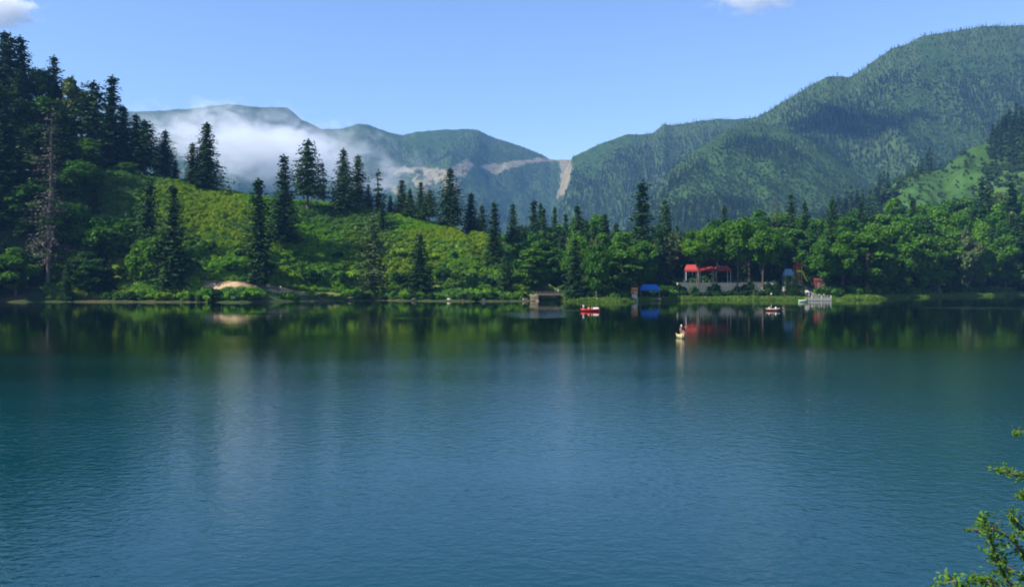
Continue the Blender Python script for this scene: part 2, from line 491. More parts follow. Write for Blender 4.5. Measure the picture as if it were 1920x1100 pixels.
# near bank below the camera, and a lake bed
bx = np.linspace(-60, 60, 60); by = np.linspace(-60, 24, 50)
BX, BY = np.meshgrid(bx, by)
BZ = np.clip(6.3 - .42 * np.maximum(BY, -2) - .0 * BX, -2.5, 6.3) + .25 * fbm(BX / 3, BY / 3, 3, 3) * (BY < 14)
V = np.stack([BX, BY, BZ], -1).reshape(-1, 3)
i = np.arange(49 * 60).reshape(49, 60)[:, :-1].ravel()
me = mesh_np('near_bank', V, np.stack([i, i + 1, i + 61, i + 60], -1), [M['ground']], True)
ca = me.color_attributes.new('Col', 'FLOAT_COLOR', 'POINT')
ca.data.foreach_set('color', np.tile(np.array((.06, .08, .025, 1.0), np.float32), len(V)))
tag(link('near_bank', me), kind='structure')

# ------------------------------------------------------------------ lake
def water_mat():
    m = bpy.data.materials.new('lake_water'); m.use_nodes = True
    nt = m.node_tree; N, L = nt.nodes, nt.links
    p = N['Principled BSDF']
    p.inputs['Base Color'].default_value = (.0, .019, .019, 1)
    p.inputs['IOR'].default_value = 1.333
    p.inputs['Specular Tint'].default_value = (.68, .95, 1.0, 1)
    p.inputs['Roughness'].default_value = .06
    tc = N.new('ShaderNodeTexCoord')
    sep = N.new('ShaderNodeSeparateXYZ'); L.new(tc.outputs['Object'], sep.inputs[0])
    def noise(scale, sx, sy, det=3, dist=0.0, rot=0.0):
        mp = N.new('ShaderNodeMapping'); mp.inputs['Scale'].default_value = (sx, sy, 1); mp.inputs['Rotation'].default_value = (0, 0, rot)
        L.new(tc.outputs['Object'], mp.inputs['Vector'])
        n = N.new('ShaderNodeTexNoise'); n.inputs['Scale'].default_value = scale; n.inputs['Detail'].default_value = det
        n.inputs['Distortion'].default_value = dist
        L.new(mp.outputs[0], n.inputs['Vector'])
        return n.outputs['Fac']
    def math_(op, a, b=None, c=None, clamp=False):
        n = N.new('ShaderNodeMath'); n.operation = op; n.use_clamp = clamp
        for i, v in enumerate((a, b, c)):
            if v is None: continue
            if isinstance(v, (int, float)): n.inputs[i].default_value = v
            else: L.new(v, n.inputs[i])
        return n.outputs[0]
    def ramp(v, a, b, lo=0.0, hi=1.0):
        n = N.new('ShaderNodeMapRange'); n.interpolation_type = 'SMOOTHSTEP'
        L.new(v, n.inputs['Value'])
        for k, x in (('From Min', a), ('From Max', b), ('To Min', lo), ('To Max', hi)): n.inputs[k].default_value = x
        return n.outputs[0]
    # wind reaches the open lake; the lee of the wooded shore is calm (edge of the wind wanders)
    edge = noise(.012, .6, 2.2, 3)
    edge2 = noise(.05, .5, 1.6, 3)
    y = math_('ADD', sep.outputs['Y'], math_('MULTIPLY_ADD', edge, 80.0, -40.0))
    y = math_('ADD', y, math_('MULTIPLY_ADD', edge2, 26.0, -13.0))
    wind = ramp(y, 116.0, 84.0)
    xo = math_('DIVIDE', math_('SUBTRACT', sep.outputs['X'], 6.0), 32.0)
    lobe = math_('POWER', 2.718, math_('MULTIPLY', math_('MULTIPLY', xo, xo), -1.0))
    wind = ramp(math_('SUBTRACT', y, math_('MULTIPLY', lobe, 24.0)), 126.0, 52.0)
    # faint broad gusts
    gust = ramp(noise(.02, .5, 1.5, 4), .35, .65, .65, 1.25)
    wind = math_('MULTIPLY', wind, gust)
    # lanes of ripples (boat wakes, a breeze line) on the calm part
    def lane(px0, px1, py, hpx):
        Yc = CAMZ * FPX / (py - HOR)
        xc, hx = ((px0 + px1) / 2 - 960) / FPX * Yc, (px1 - px0) / 2 / FPX * Yc
        hy = hpx * Yc * Yc / (CAMZ * FPX)
        dx = math_('DIVIDE', math_('SUBTRACT', sep.outputs['X'], xc), hx)
        dy = math_('DIVIDE', math_('SUBTRACT', sep.outputs['Y'], Yc), hy)
        r = math_('ADD', math_('MULTIPLY', dx, dx), math_('MULTIPLY', dy, dy))
        r = math_('ADD', r, math_('MULTIPLY_ADD', edge2, 1.6, -.95))
        return ramp(r, 1.0, .25)
    lanes = None
    for a in ((935, 1080, 589, 7), (1000, 1100, 582, 2.5), (700, 860, 596, 2), (1690, 2000, 577, 3.0), (1420, 1436, 581, 1.2), (1462, 1492, 580.5, 1.2), (1380, 1700, 571, 1.0), (300, 640, 588, 1.5)):
        k = 1.0 if a[3] > 2.4 else .55
        v = math_('MULTIPLY', lane(*a), k)
        lanes = v if lanes is None else math_('MAXIMUM', lanes, v)
    fine = noise(3.2, 1.0, 1.3, 4, .4)
    mid = noise(1.3, 1.0, 1.4, 3, .3, .25)
    swell = noise(.10, .7, 1.3, 2, 0, .15)
    h = math_('ADD', math_('MULTIPLY', fine, .018), math_('MULTIPLY', mid, .026))
    amp = math_('ADD', math_('MULTIPLY', wind, math_('MULTIPLY_ADD', lobe, -.65, 1.45)), math_('MULTIPLY', lanes, 1.7))
    amp = math_('ADD', amp, .09)
    h = math_('MULTIPLY', h, amp)
    h = math_('ADD', h, math_('MULTIPLY', swell, .012))
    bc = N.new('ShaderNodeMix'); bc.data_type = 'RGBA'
    bc.inputs['A'].default_value = (.001, .007, .001, 1); bc.inputs['B'].default_value = (0, .034, .042, 1)  # darkens towards the wooded shore, its dark reflection put into the base colour
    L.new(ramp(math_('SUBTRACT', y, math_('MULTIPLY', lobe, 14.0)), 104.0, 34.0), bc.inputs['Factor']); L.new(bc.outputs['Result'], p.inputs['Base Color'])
    b = N.new('ShaderNodeBump'); b.inputs['Strength'].default_value = 1.0; b.inputs['Distance'].default_value = 1.0
    L.new(h, b.inputs['Height']); L.new(b.outputs[0], p.inputs['Normal'])
    L.new(math_('MULTIPLY_ADD', amp, .02, .02), p.inputs['Roughness'])
    return m
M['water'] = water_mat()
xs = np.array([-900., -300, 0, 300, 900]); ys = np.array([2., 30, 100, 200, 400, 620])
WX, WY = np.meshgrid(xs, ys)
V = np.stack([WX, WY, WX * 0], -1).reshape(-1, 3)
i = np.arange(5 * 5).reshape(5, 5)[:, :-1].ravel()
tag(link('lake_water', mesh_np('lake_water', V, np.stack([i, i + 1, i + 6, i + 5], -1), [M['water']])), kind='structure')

# ------------------------------------------------------------------ foliage meshes
def diamonds(C, Nn, s, rng, aspect=.6):
    """leaf clumps: one kite-shaped face each, facing about Nn"""
    n = len(C)
    Nn = Nn / (np.linalg.norm(Nn, axis=1, keepdims=True) + 1e-9)
    t = rng.normal(size=(n, 3)); t -= (t * Nn).sum(1, keepdims=True) * Nn
    t /= np.linalg.norm(t, axis=1, keepdims=True) + 1e-9
    b = np.cross(Nn, t)
    s = np.broadcast_to(np.asarray(s, float), (n,))[:, None]
    q = rng.uniform(.7, 1.3, size=(n, 1))
    V = np.stack([C - t * s, C + b * s * aspect * q, C + t * s * 1.1, C - b * s * aspect / q], 1).reshape(-1, 3)
    F = np.arange(4 * n).reshape(n, 4)
    return V, F

def crown_conifer(seed, H=30.0, W=4.2, z0=.04, levels=54, nb=13, step=.5, size=.56, droop=.28, power=.68, miss=.12, rag=.25, top=1.0, gap=0.0):
    rng = np.random.default_rng(seed)
    C, Nn, S = [], [], []
    ph = rng.uniform(0, 6.28, 3)
    for i in range(levels):
        t = (i + rng.uniform(-.3, .3)) / levels
        t = min(max(t, 0), .995)
        z = H * (z0 + (1 - z0) * t)
        env = W * ((1 - t) ** power) * top + .25
        env *= .80 + .2 * min(1, t / .08)
        if gap and rng.random() < gap: continue
        env *= rng.uniform(1 - rag, 1 + rag * .6)
        k = max(4, int(nb * (.45 + .55 * (1 - t))))
        a0 = rng.uniform(0, 6.28)
        for j in range(k):
            if rng.random() < miss: continue
            a = a0 + 6.283 * j / k + rng.normal() * .22
            Lb = env * rng.uniform(.65, 1.12) * (1 + .13 * math.sin(2 * a + ph[0] + t * 5) + .1 * math.sin(3 * a + ph[1] - t * 9))
            dr = droop * (1.15 - t * 1.3)
            m = max(2, int(Lb / step))
            r = np.linspace(.12, 1, m) ** .85 * Lb
            zz = z - dr * r * (r / max(Lb, .1)) + rng.normal(size=m) * .1
            wob = rng.normal(size=m) * .1
            base = np.stack([np.cos(a + wob) * r, np.sin(a + wob) * r, zz], -1)
            for _ in range(2):
                off = rng.normal(size=(m, 3)) * np.array((.28, .28, .16)) * (size / .5)
                C.append(base + off)
                out = np.stack([np.cos(a + wob), np.sin(a + wob), wob * 0], -1)
                Nn.append(out * .55 + np.array((0, 0, .8)) + rng.normal(size=(m, 3)) * .45)
                S.append(size * rng.uniform(.7, 1.35, m) * (1.05 - .35 * r / max(Lb, .1)))
    n = 8
    C.append(np.stack([rng.normal(size=n) * .08, rng.normal(size=n) * .08, H * np.linspace(.97, 1.02, n)], -1)); Nn.append(rng.normal(size=(n, 3))); S.append(np.full(n, size * .6))
    return diamonds(np.concatenate(C), np.concatenate(Nn), np.concatenate(S), rng, .55)

def crown_broad(seed, H=20.0, W=6.0, zb=.18, lobes=34, per=300, size=.36, flat=.8, shape=1.0, lobe_r=.25):
    rng = np.random.default_rng(seed)
    C, Nn, S, cen = [], [], [], []
    for i in range(lobes):
        for _ in range(20):
            u = rng.uniform(-1, 1, 3)
            l = np.linalg.norm(u)
            if .45 < l < .98: break
        t = (u[2] + 1) / 2
        wz = (math.sin(math.pi * (t * .86 + .12)) ** .6) if shape == 1.0 else (1 - t) ** .6 * .9 + .15
        c = np.array((u[0] * W * wz * .95, u[1] * W * wz * .95, H * (zb + (1 - zb) * (.10 + .80 * t))))
        r = W * lobe_r * rng.uniform(.75, 1.35)
        cen.append((c, r))
        n = int(per * (r / (W * lobe_r)) ** 2)
        d = rng.normal(size=(n, 3)); d /= np.linalg.norm(d, axis=1, keepdims=True)
        rr = r * (1 + rng.normal(size=(n, 1)) * .22)
        rr *= 1 + .18 * np.sin(d[:, :1] * 5 + i) * np.cos(d[:, 1:2] * 4 - i)
        C.append(c + d * rr * np.array((1, 1, flat)))
        Nn.append(d + rng.normal(size=(n, 3)) * .8 + np.array((0, 0, .25)))
        S.append(size * rng.uniform(.6, 1.4, n))
    V, F = diamonds(np.concatenate(C), np.concatenate(Nn), np.concatenate(S), rng, .75)
    return V, F, cen

def trunk_mesh(name, H, r0, m, seed, limbs=(), top=.97):
    rnd = random.Random(seed)
    b = MB()
    n = 8
    pts, rad = [], []
    ox = oy = 0
    for i in range(n + 1):
        t = i / n
        ox += rnd.uniform(-.06, .06) * (H / 20); oy += rnd.uniform(-.06, .06) * (H / 20)
        if i == 0: ox = oy = 0
        pts.append((ox, oy, H * top * t - (.6 if i == 0 else 0)))
        rad.append(r0 * (1.25 if i == 0 else 1) * (1 - t) ** .8 + .03)
    b.tube(pts, rad, 8)
    for (e, tz) in limbs:
        k = min(n, max(1, int(tz * n / top)))
        p0 = Vector(pts[k]); e = Vector(e)
        midp = (p0 + e) / 2 + Vector((0, 0, -.1 * (e - p0).length))
        b.tube([p0, midp, e], [rad[k] * .5, rad[k] * .33, .04], 5)
    return b.mesh(name, m, True)

LIB = {}
def lib_conifer(key, seed, H, W, leaf, bark='bark', r0=.38, stubs=0, **kw):
    V, F = crown_conifer(seed, H, W, **kw)
    limbs = []
    rnd = random.Random(seed)
    for k in range(stubs):
        t = rnd.uniform(.12, .85); a = rnd.uniform(0, 6.28); l = W * (1 - t) * rnd.uniform(.4, .9)
        limbs.append(((math.cos(a) * l, math.sin(a) * l, H * t + rnd.uniform(-.6, .4)), t))
    LIB[key] = (H, trunk_mesh(key + '_trunk', H, r0, M[bark], seed, limbs), mesh_np(key + '_crown', V, F, [M[leaf]]), 'con')
def lib_broad(key, seed, H, W, leaf, bark='bark', r0=.32, **kw):
    kw.setdefault('zb', .06)
    V, F, cen = crown_broad(seed, H, W, **kw)
    limbs = [(tuple(c), min(.75, max(.2, c[2] / H * .65))) for c, r in cen[:9]]
    LIB[key] = (H, trunk_mesh(key + '_trunk', H, r0, M[bark], seed, limbs, top=.86), mesh_np(key + '_crown', V, F, [M[leaf]]), 'bro')

for k in range(4):
    lib_conifer('spruce_%d' % k, 100 + k, 34, (4.6, 5.4, 4.0, 5.0)[k], 'spruce', z0=.05)
lib_conifer('narrow_spruce_0', 120, 40, 3.4, 'spruce', z0=.03, levels=60, power=.62, rag=.3)
lib_conifer('narrow_spruce_1', 121, 34, 2.7, 'spruce', z0=.05, levels=50, power=.6, rag=.35)
lib_conifer('oval_spruce', 122, 28, 5.2, 'spruce', z0=.25, levels=36, power=.42, rag=.3, top=1.0, miss=.2)
lib_conifer('sparse_spruce', 123, 22, 3.0, 'spruce', z0=.12, levels=26, power=.7, gap=.3, miss=.3, rag=.4)
lib_conifer('pale_spruce', 124, 26, 3.6, 'spruce_pale', z0=.12, levels=40, power=.6, miss=.25, rag=.35)
lib_conifer('loose_spruce', 125, 34, 5.2, 'spruce_pale', z0=.10, levels=36, power=.5, miss=.25, rag=.4, bark='pale_bark', size=.5)
lib_conifer('dead_spruce', 126, 46, 5.4, 'dead', z0=.12, levels=44, power=.42, miss=.38, rag=.5, bark='pale_bark', size=.36, stubs=60, r0=.45)
for k in range(5):
    lib_broad('broad_%d' % k, 140 + k, 20, (6.2, 5.4, 6.8, 5.0, 6.0)[k], 'broad', lobes=(36, 30, 40, 28, 38)[k])
for k in range(3):
    lib_broad('cone_broad_%d' % k, 170 + k, 22, (5.4, 4.8, 5.8)[k], 'broad', lobes=(34, 30, 38)[k], shape=2.0, lobe_r=.24)
for k in range(2):
    lib_broad('dark_broad_%d' % k, 150 + k, 20, (6.4, 5.6)[k], 'broad_dark', lobes=26)
lib_broad('high_broad', 155, 24, 6.6, 'broad', zb=.34, lobes=36, r0=.3)
lib_broad('top_broad', 156, 24, 6.2, 'broad', zb=.46, lobes=30, r0=.28)
lib_broad('olive_broad', 153, 14, 4.6, 'broad_olive', lobes=18, bark='pale_bark')
lib_broad('low_broad', 154, 12, 5.6, 'broad', zb=.02, lobes=26)
lib_broad('bush_0', 160, 5, 3.4, 'shrub_grey', zb=.0, lobes=14, per=130, size=.34, r0=.12)
lib_broad('bush_1', 161, 5, 3.0, 'broad', zb=.0, lobes=12, per=130, size=.34, r0=.12)
lib_broad('bush_2', 162, 5, 3.8, 'shrub', zb=.0, lobes=16, per=130, size=.34, r0=.12)
lib_broad('bush_3', 163, 5, 3.4, 'broad_dark', zb=.0, lobes=14, per=130, size=.34, r0=.12)

def plant(key, name, loc, height, wide=1.0, label=None, cat=None, group=None):
    H, tr, cr, _ = LIB[key]
    s = height / H
    o = empty(name, loc, random.uniform(0, 6.28), (s * wide, s * wide, s))
    o.rotation_euler = (random.gauss(0, .018), random.gauss(0, .018), o.rotation_euler[2])
    link('trunk', tr, o)
    link('crown', cr, o)
    tag(o, label, cat, group)
    return o

# ------------------------------------------------------------------ named single trees
def plant_px(key, px, Y, top, wpx, label, name='spruce_tree', cat='spruce', group=None):
    H, tr, cr, kind = LIB[key]
    z = gz(px, Y)
    h = CAMZ + (HOR - top) / FPX * Y - z
    co = np.empty(len(cr.vertices) * 3); cr.vertices.foreach_get('co', co)
    hw = LIBW.setdefault(key, float(np.percentile(np.abs(co.reshape(-1, 3)[:, 0]), 93 if kind == 'con' else 97)))
    wide = (wpx / 2 / FPX * Y) / (hw * h / H)
    wide = min(max(wide, .45), 2.2)
    return plant(key, name, at(px, Y, z - .15), h, wide, label, cat, group)
LIBW = {}
SP, BR = ('spruce_tree', 'spruce'), ('broadleaf_tree', 'tree')
HILL = [  # library key, px, base row, top row, width px, label
    ('spruce_0', 386, 358, 230, 62, 'tall dark spruce alone on the hill crest in front of the white mist'),
    ('pale_spruce', 361, 352, 268, 26, 'short pale spruce leaning close to the tall lone crest spruce'),
    ('narrow_spruce_1', 485, 536, 337, 36, 'slim dark spruce rising from the dirt path at the hill foot'),
    ('narrow_spruce_0', 532, 458, 290, 50, 'tall column-shaped spruce standing halfway down the bushy hill'),
    ('oval_spruce', 577, 397, 262, 46, 'oval-crowned spruce with a bare lower trunk on the hill crest'),
    ('sparse_spruce', 607, 372, 300, 20, 'thin sparse little spruce just behind the oval-crowned one'),
    ('spruce_3', 646, 401, 280, 40, 'broad dark spruce, front one of a close pair on the crest'),
    ('pale_spruce', 672, 380, 291, 30, 'paler spruce, rear one of a close pair on the crest'),
    ('spruce_2', 690, 381, 345, 22, 'small dark spruce tucked against the pale spruce of the pair'),
    ('sparse_spruce', 710, 390, 318, 24, 'sparse layered spruce with gaps between whorls on the crest'),
    ('narrow_spruce_1', 717, 432, 380, 20, 'short dark spruce just below the sparse layered one'),
    ('spruce_1', 732, 392, 366, 13, 'tiny far spruce showing between two groups on the crest'),
    ('spruce_0', 753, 402, 337, 26, 'medium spruce with a smaller companion hard on its right'),
    ('spruce_1', 769, 403, 354, 22, 'smaller companion spruce touching the medium one on the crest'),
    ('spruce_2', 789, 405, 341, 24, 'pointed spruce standing behind a stout rounded one on the crest'),
    ('oval_spruce', 804, 421, 356, 28, 'stout rounded dark conifer on the right part of the crest'),
    ('spruce_3', 844, 417, 316, 46, 'bushy pale-sided spruce last of the tall ones on the crest'),
    ('loose_spruce', 701, 558, 396, 52, 'loose light-brown spruce with a pale bare trunk at the waterline'),
    ('spruce_2', 788, 556, 438, 40, 'dark ragged spruce at the waterline below the stout rounded conifer'),
    ('narrow_spruce_0', 926, 495, 378, 34, 'dark column-shaped conifer on the right flank of the bushy hill'),
    ('spruce_1', 276, 530, 336, 46, 'dark spruce at the hill foot, thinner one of two together'),
    ('narrow_spruce_0', 322, 543, 347, 74, 'massive black-green spruce at the hill foot, wider one of two'),
]
for key, px, b, t, w, lab in HILL:
    plant_px(key, px, hit(px, b), t, w * 1.12, lab, *SP)
LEFT = [  # key, px, Y, top, width, name pair, label
    ('oval_spruce', 12, 396, 60, 60, SP, 'highest dark spruce on the left skyline under the white cloud'),
    ('narrow_spruce_0', 43, 402, 68, 50, SP, 'dark spruce second on the left skyline beside the highest one'),
    ('dark_broad_0', 72, 396, 102, 62, BR, 'dark round-topped tree on the left skyline beyond the two high spruces'),
    ('spruce_2', 104, 398, 105, 40, SP, 'thin-tipped dark spruce on the left skyline before the grey-green tree'),
    ('olive_broad', 134, 396, 130, 48, BR, 'grey-green airy broadleaf tree on the left skyline'),
    ('oval_spruce', 172, 396, 154, 62, SP, 'blunt-topped black spruce close beside the tall spired spruce'),
    ('narrow_spruce_0', 207, 392, 142, 76, SP, 'tall spired black spruce at the right end of the high forest'),
    ('spruce_0', 233, 396, 200, 44, SP, 'dark spruce half hidden behind the tall spired black spruce'),
    ('spruce_2', 252, 402, 214, 40, SP, 'thin spruce tip just right of the tall spired black spruce'),
    ('oval_spruce', 270, 398, 226, 58, SP, 'round-headed dark conifer where the forest meets the green crest'),
    ('spruce_3', 306, 399, 244, 50, SP, 'pointed dark spruce at the very end of the forest on the crest'),
    ('pale_spruce', 328, 404, 300, 24, SP, 'small blue-grey spruce at the foot of the last forest spruce'),
    ('oval_spruce', 10, 350, 216, 84, SP, 'large near-black spruce at the left picture edge'),
    ('dead_spruce', 90, 332, 198, 52, ('dead_spruce_tree', 'dead spruce'), 'dead brown spruce with bare twigs on the dark slope'),
    ('spruce_2', 122, 362, 205, 50, SP, 'dark spruce close behind the dead brown spruce'),
    ('broad_1', 44, 372, 225, 50, BR, 'yellow-green broadleaf tree glowing between black spruces on the left slope'),
    ('broad_2', 146, 356, 294, 60, BR, 'bright broadleaf tree just right of the dead brown spruce'),
    ('broad_3', 66, 346, 330, 60, BR, 'mid-green broadleaf tree left of the dead spruce trunk'),
    ('broad_4', 128, 340, 360, 62, BR, 'mid-green broadleaf tree right of the dead spruce trunk'),
    ('low_broad', 214, 342, 400, 76, BR, 'round bright green tree at the foot of the left slope'),
    ('low_broad', 284, 322, 434, 58, BR, 'bright green round tree in front of the two black spruces'),
    ('broad_0', 240, 380, 300, 60, BR, 'bright green treetop on the crest below the round-headed conifer'),
    ('broad_2', 205, 372, 345, 66, BR, 'bright green tree at the upper edge of the bushy slope'),
    ('olive_broad', 168, 330, 478, 40, BR, 'pale olive tree low on the dark shore of the left slope'),
]
for key, px, Y, t, w, nm, lab in LEFT:
    plant_px(key, px, Y, t, w * 1.2, lab, *nm)

# single conifers that stand out of the wooded flat: key, px, metres behind the shore, top, width, label
FLAT = [
    ('spruce_0', 884, 75, 362, 34, 'spruce just beyond the crest end, left of the column-shaped conifer'),
    ('spruce_3', 905, 90, 385, 34, 'spruce between the crest end and the column-shaped conifer'),
    ('spruce_1', 962, 80, 382, 34, 'dark spruce first to the right of the column-shaped conifer'),
    ('narrow_spruce_1', 1000, 95, 376, 24, 'thin high spruce tip above the wood left of the footbridge'),
    ('spruce_2', 1019, 85, 390, 28, 'dark spruce above the footbridge, left one of three'),
    ('spruce_0', 1040, 100, 388, 28, 'dark spruce above the footbridge, middle one of three'),
    ('spruce_2', 1062, 92, 400, 24, 'dark spruce above the footbridge, right one of three'),
    ('spruce_3', 1087, 80, 384, 40, 'dark spruce rising above the red rowing boat'),
    ('narrow_spruce_1', 1136, 95, 402, 26, 'narrow spruce left of the big dark solitary spruce'),
    ('narrow_spruce_0', 1199, 62, 340, 60, 'big dark blunt spruce towering over the middle of the wood'),
    ('spruce_1', 1250, 66, 374, 42, 'layered dark spruce right of the big blunt spruce'),
    ('spruce_2', 1361, 88, 386, 30, 'small spruce tip behind the bright crowns above the red canopies'),
    ('dead_spruce', 1455, 92, 376, 22, 'brownish thinning spruce above the trees near the playground'),
    ('spruce_0', 1484, 88, 364, 36, 'dark spruce tip right of the brownish thinning spruce'),
    ('spruce_3', 1508, 96, 378, 30, 'smaller spruce beside the dark tip above the playground'),
    ('spruce_1', 1563, 96, 368, 32, 'reddish-dark spruce tip above the wood right of the playground'),
    ('spruce_2', 1712, 100, 372, 34, 'spruce tip in front of the sloping meadow foot'),
    ('spruce_3', 1855, 104, 352, 44, 'dark spruce in the wood near the right picture edge'),
    ('narrow_spruce_1', 1897, 110, 342, 34, 'tall spruce tip closest to the right picture edge'),
    ('spruce_1', 1240, 30, 420, 40, 'dark spruce between blue tent and bright crowns'),
    ('spruce_3', 1428, 26, 420, 52, 'black-green conifer between red canopies and playground'),
]
for key, px, d, t, w, lab in FLAT:
    nm = ('dead_spruce_tree', 'dead spruce') if key == 'dead_spruce' else SP
    plant_px(key, px, float(tab(px, SHORE)) + d, t, w, lab, *nm)

# ------------------------------------------------------------------ trees placed in rows, each labelled by look, row and neighbour
ANCH = [(-200, 60, 'under the high left-hand spruces'), (60, 130, 'around the dead brown spruce'), (130, 260, 'on the lower left slope'),
        (260, 420, 'near the paired black spruces'), (420, 560, 'along the dirt path'), (560, 760, 'near the pale-trunked waterline spruce'), (760, 900, 'under the hill\'s brownish brow'),
        (900, 1000, 'at the bushy hill\'s right end'), (1000, 1070, 'above the stone footbridge'), (1070, 1150, 'above the red rowing boat'),
        (1150, 1200, 'above the orange hut'), (1200, 1245, 'above the blue tent'), (1245, 1285, 'between blue tent and red canopies'), (1285, 1366, 'above the red canopies'),
        (1366, 1450, 'left of the playground'), (1450, 1530, 'above the playground'), (1530, 1600, 'above the dark red kiosk'), (1600, 1690, 'above the grassy bank\'s near end'),
        (1690, 1790, 'above the grassy bank\'s middle'), (1790, 2200, 'above the grassy bank\'s far end')]
def anchor(px):
    for a, b, s in ANCH:
        if a <= px < b: return s
    return ANCH[-1][2]
auto = []
ORD = ['first', 'second', 'third', 'fourth', 'fifth', 'sixth', 'seventh', 'eighth', 'ninth', 'tenth', 'eleventh', 'twelfth', 'thirteenth', 'fourteenth']
rnd = random.Random(11)
BRK = ['broad_0', 'broad_1', 'broad_2', 'broad_3', 'broad_4', 'cone_broad_0', 'cone_broad_1', 'cone_broad_2', 'cone_broad_0', 'cone_broad_1']
SIL = [(930, 440), (980, 408), (1050, 402), (1100, 406), (1150, 415), (1200, 436), (1250, 440), (1300, 440), (1350, 410), (1420, 402), (1480, 392), (1560, 392), (1600, 404), (1650, 396), (1700, 378), (1760, 374), (1820, 378), (1870, 362), (1920, 362), (2000, 350)]
FRT = [(930, 490), (1000, 462), (1100, 452), (1200, 462), (1290, 430), (1340, 412), (1400, 410), (1450, 440), (1520, 452), (1600, 448), (1700, 440), (1920, 436), (2000, 436)]
ROWS = [(10, 'at the waterside', 40), (32, 'in the second row', 38), (56, 'in the middle rows', 36), (84, 'in the upper rows', 36), (118, 'in the rearmost rows', 34), (160, 'on the skyline', 34)]
for k, (d, rowp, sp) in enumerate(ROWS):
    px = (950, 972, 944, 934, 915, 900)[k]
    while px < 1950:
        Ys = float(tab(px, SHORE))
        q = k / 5
        top = (1 - q) * tab(px, FRT) + q * tab(px, SIL) + rnd.uniform(-13, 12) - 14 * (px > 1550) - 5
        skip = False
        dd = d + rnd.uniform(-6, 8)
        if k == 0 and (1176 < px < 1285 or 1452 < px < 1532 or 1005 < px < 1062): skip = True
        if k == 0 and 1270 <= px <= 1452:
            dd = 12; skip = 1282 < px < 1366
        if k == 1 and 1280 < px < 1372: dd = d + 16
        if k == 1 and 1455 < px < 1520: skip = True
        if not skip:
            r = rnd.random()
            if px < 1280 and k > 0: r = r * 1.18
            if px > 1580 and k == 0: dd += 6
            if r < .70:
                key = rnd.choice(BRK); tone, sn = ('tapering green broadleaf tree' if key[0] == 'c' else 'leafy green broadleaf tree'), BR
            elif r < .86: key, tone, sn = rnd.choice(['dark_broad_0', 'dark_broad_1']), 'dark green broadleaf tree', BR
            elif r < .90: key, tone, sn = 'olive_broad', 'dull olive broadleaf tree', BR
            else: key, tone, sn = rnd.choice(['spruce_0', 'spruce_2', 'spruce_3']), 'dark spruce', SP
            if sn is SP: w = rnd.uniform(30, 42); top -= 6
            else: w = rnd.uniform(44, 66)
            if k < 2 and 1275 < px < 1455: key, tone, sn, w = 'high_broad', 'high-crowned broadleaf tree', BR, rnd.uniform(50, 66)
            o = plant_px(key, px, Ys + dd, top, w, None, sn[0], sn[1], 'trees of the wood on the far shore')
            auto.append((o, px, tone, rowp))
        px += sp * rnd.uniform(.72, 1.28)
# fill of the dark left-hand slope
for k, (d, rowp) in enumerate([(6, 'at the waterside'), (16, 'low on the slope'), (28, 'below mid-slope'), (42, 'halfway up the slope'), (56, 'high on the slope'), (70, 'near the slope top')]):
    px = -130 + 9 * k
    while px < 205:
        Ys = float(tab(px, SHORE))
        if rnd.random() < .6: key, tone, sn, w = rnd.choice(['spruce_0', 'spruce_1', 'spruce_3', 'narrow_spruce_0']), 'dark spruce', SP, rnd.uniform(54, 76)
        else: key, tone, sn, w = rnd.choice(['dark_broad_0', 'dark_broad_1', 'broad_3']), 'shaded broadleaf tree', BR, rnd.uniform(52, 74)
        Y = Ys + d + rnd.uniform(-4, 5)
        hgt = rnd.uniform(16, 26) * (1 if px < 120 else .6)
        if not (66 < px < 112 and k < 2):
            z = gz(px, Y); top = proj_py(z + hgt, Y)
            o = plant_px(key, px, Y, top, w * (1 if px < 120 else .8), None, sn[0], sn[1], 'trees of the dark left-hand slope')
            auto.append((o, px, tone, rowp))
        px += rnd.uniform(34, 50)
# round bushes along the foot of the hill
for k, (db, rowp, sp) in enumerate([(1.5, 'at the water\'s edge', 15), (24, 'at the foot of the slope', 22), (34, 'on the lower slope', 26)]):
    px = 225 if k else 200
    while px < 1075:
        Ys = float(tab(px, SHORE))
        h = rnd.uniform(2.6, 4.8) * (1.35 if k == 1 else 1.0) * (.8 if k == 0 else 1)
        skip = (k == 0 and (400 < px < 470 and rnd.random() < .2 or 470 <= px < 720 and rnd.random() < .5 or 1000 < px < 1066)) or (k > 0 and px > 1000)
        if k == 0 and 320 < px < 470: h *= 1.25
        if not skip:
            key, tone = rnd.choice([('bush_0', 'grey-green bush'), ('bush_1', 'bright green bush'), ('bush_2', 'yellow-green bush'), ('bush_3', 'dark green bush')])
            z = gz(px, Ys + db)
            o = plant(key, 'bush', at(px, Ys + db + rnd.uniform(-1, 2), z - .2), h, rnd.uniform(.8, 1.25), None, 'bush', 'bushes along the foot of the hill')
            auto.append((o, px, tone, rowp))
        px += sp * rnd.uniform(.6, 1.5)
for px, tp, w in ((1309, 428, 56), (1343, 420, 52)):
    o = plant_px('top_broad', px, float(tab(px, SHORE)) + 12.5, tp, w, None, BR[0], BR[1], 'trees of the wood on the far shore')
    auto.append((o, px, 'high-crowned broadleaf tree', 'before the terrace wall'))
for px, hgt in ((992, 3.2), (1076, 3.0), (1275, 4.2), (1300, 3.6), (1336, 4.6), (1346, 4.0), (1383, 3.4), (1404, 4.8), (1442, 4.6), (1452, 4.2)):
    Ys = float(tab(px, SHORE)) + 13
    o = plant('bush_3' if hgt > 4 else 'bush_1', 'bush', at(px, Ys, gz(px, Ys) - .2), hgt, .8, None, 'bush', 'bushes under the wood on the far shore')
    auto.append((o, px, 'dark tall bush' if hgt > 4 else 'bright tall bush', 'against the terrace wall' if px > 1200 else 'beside the bridge end'))
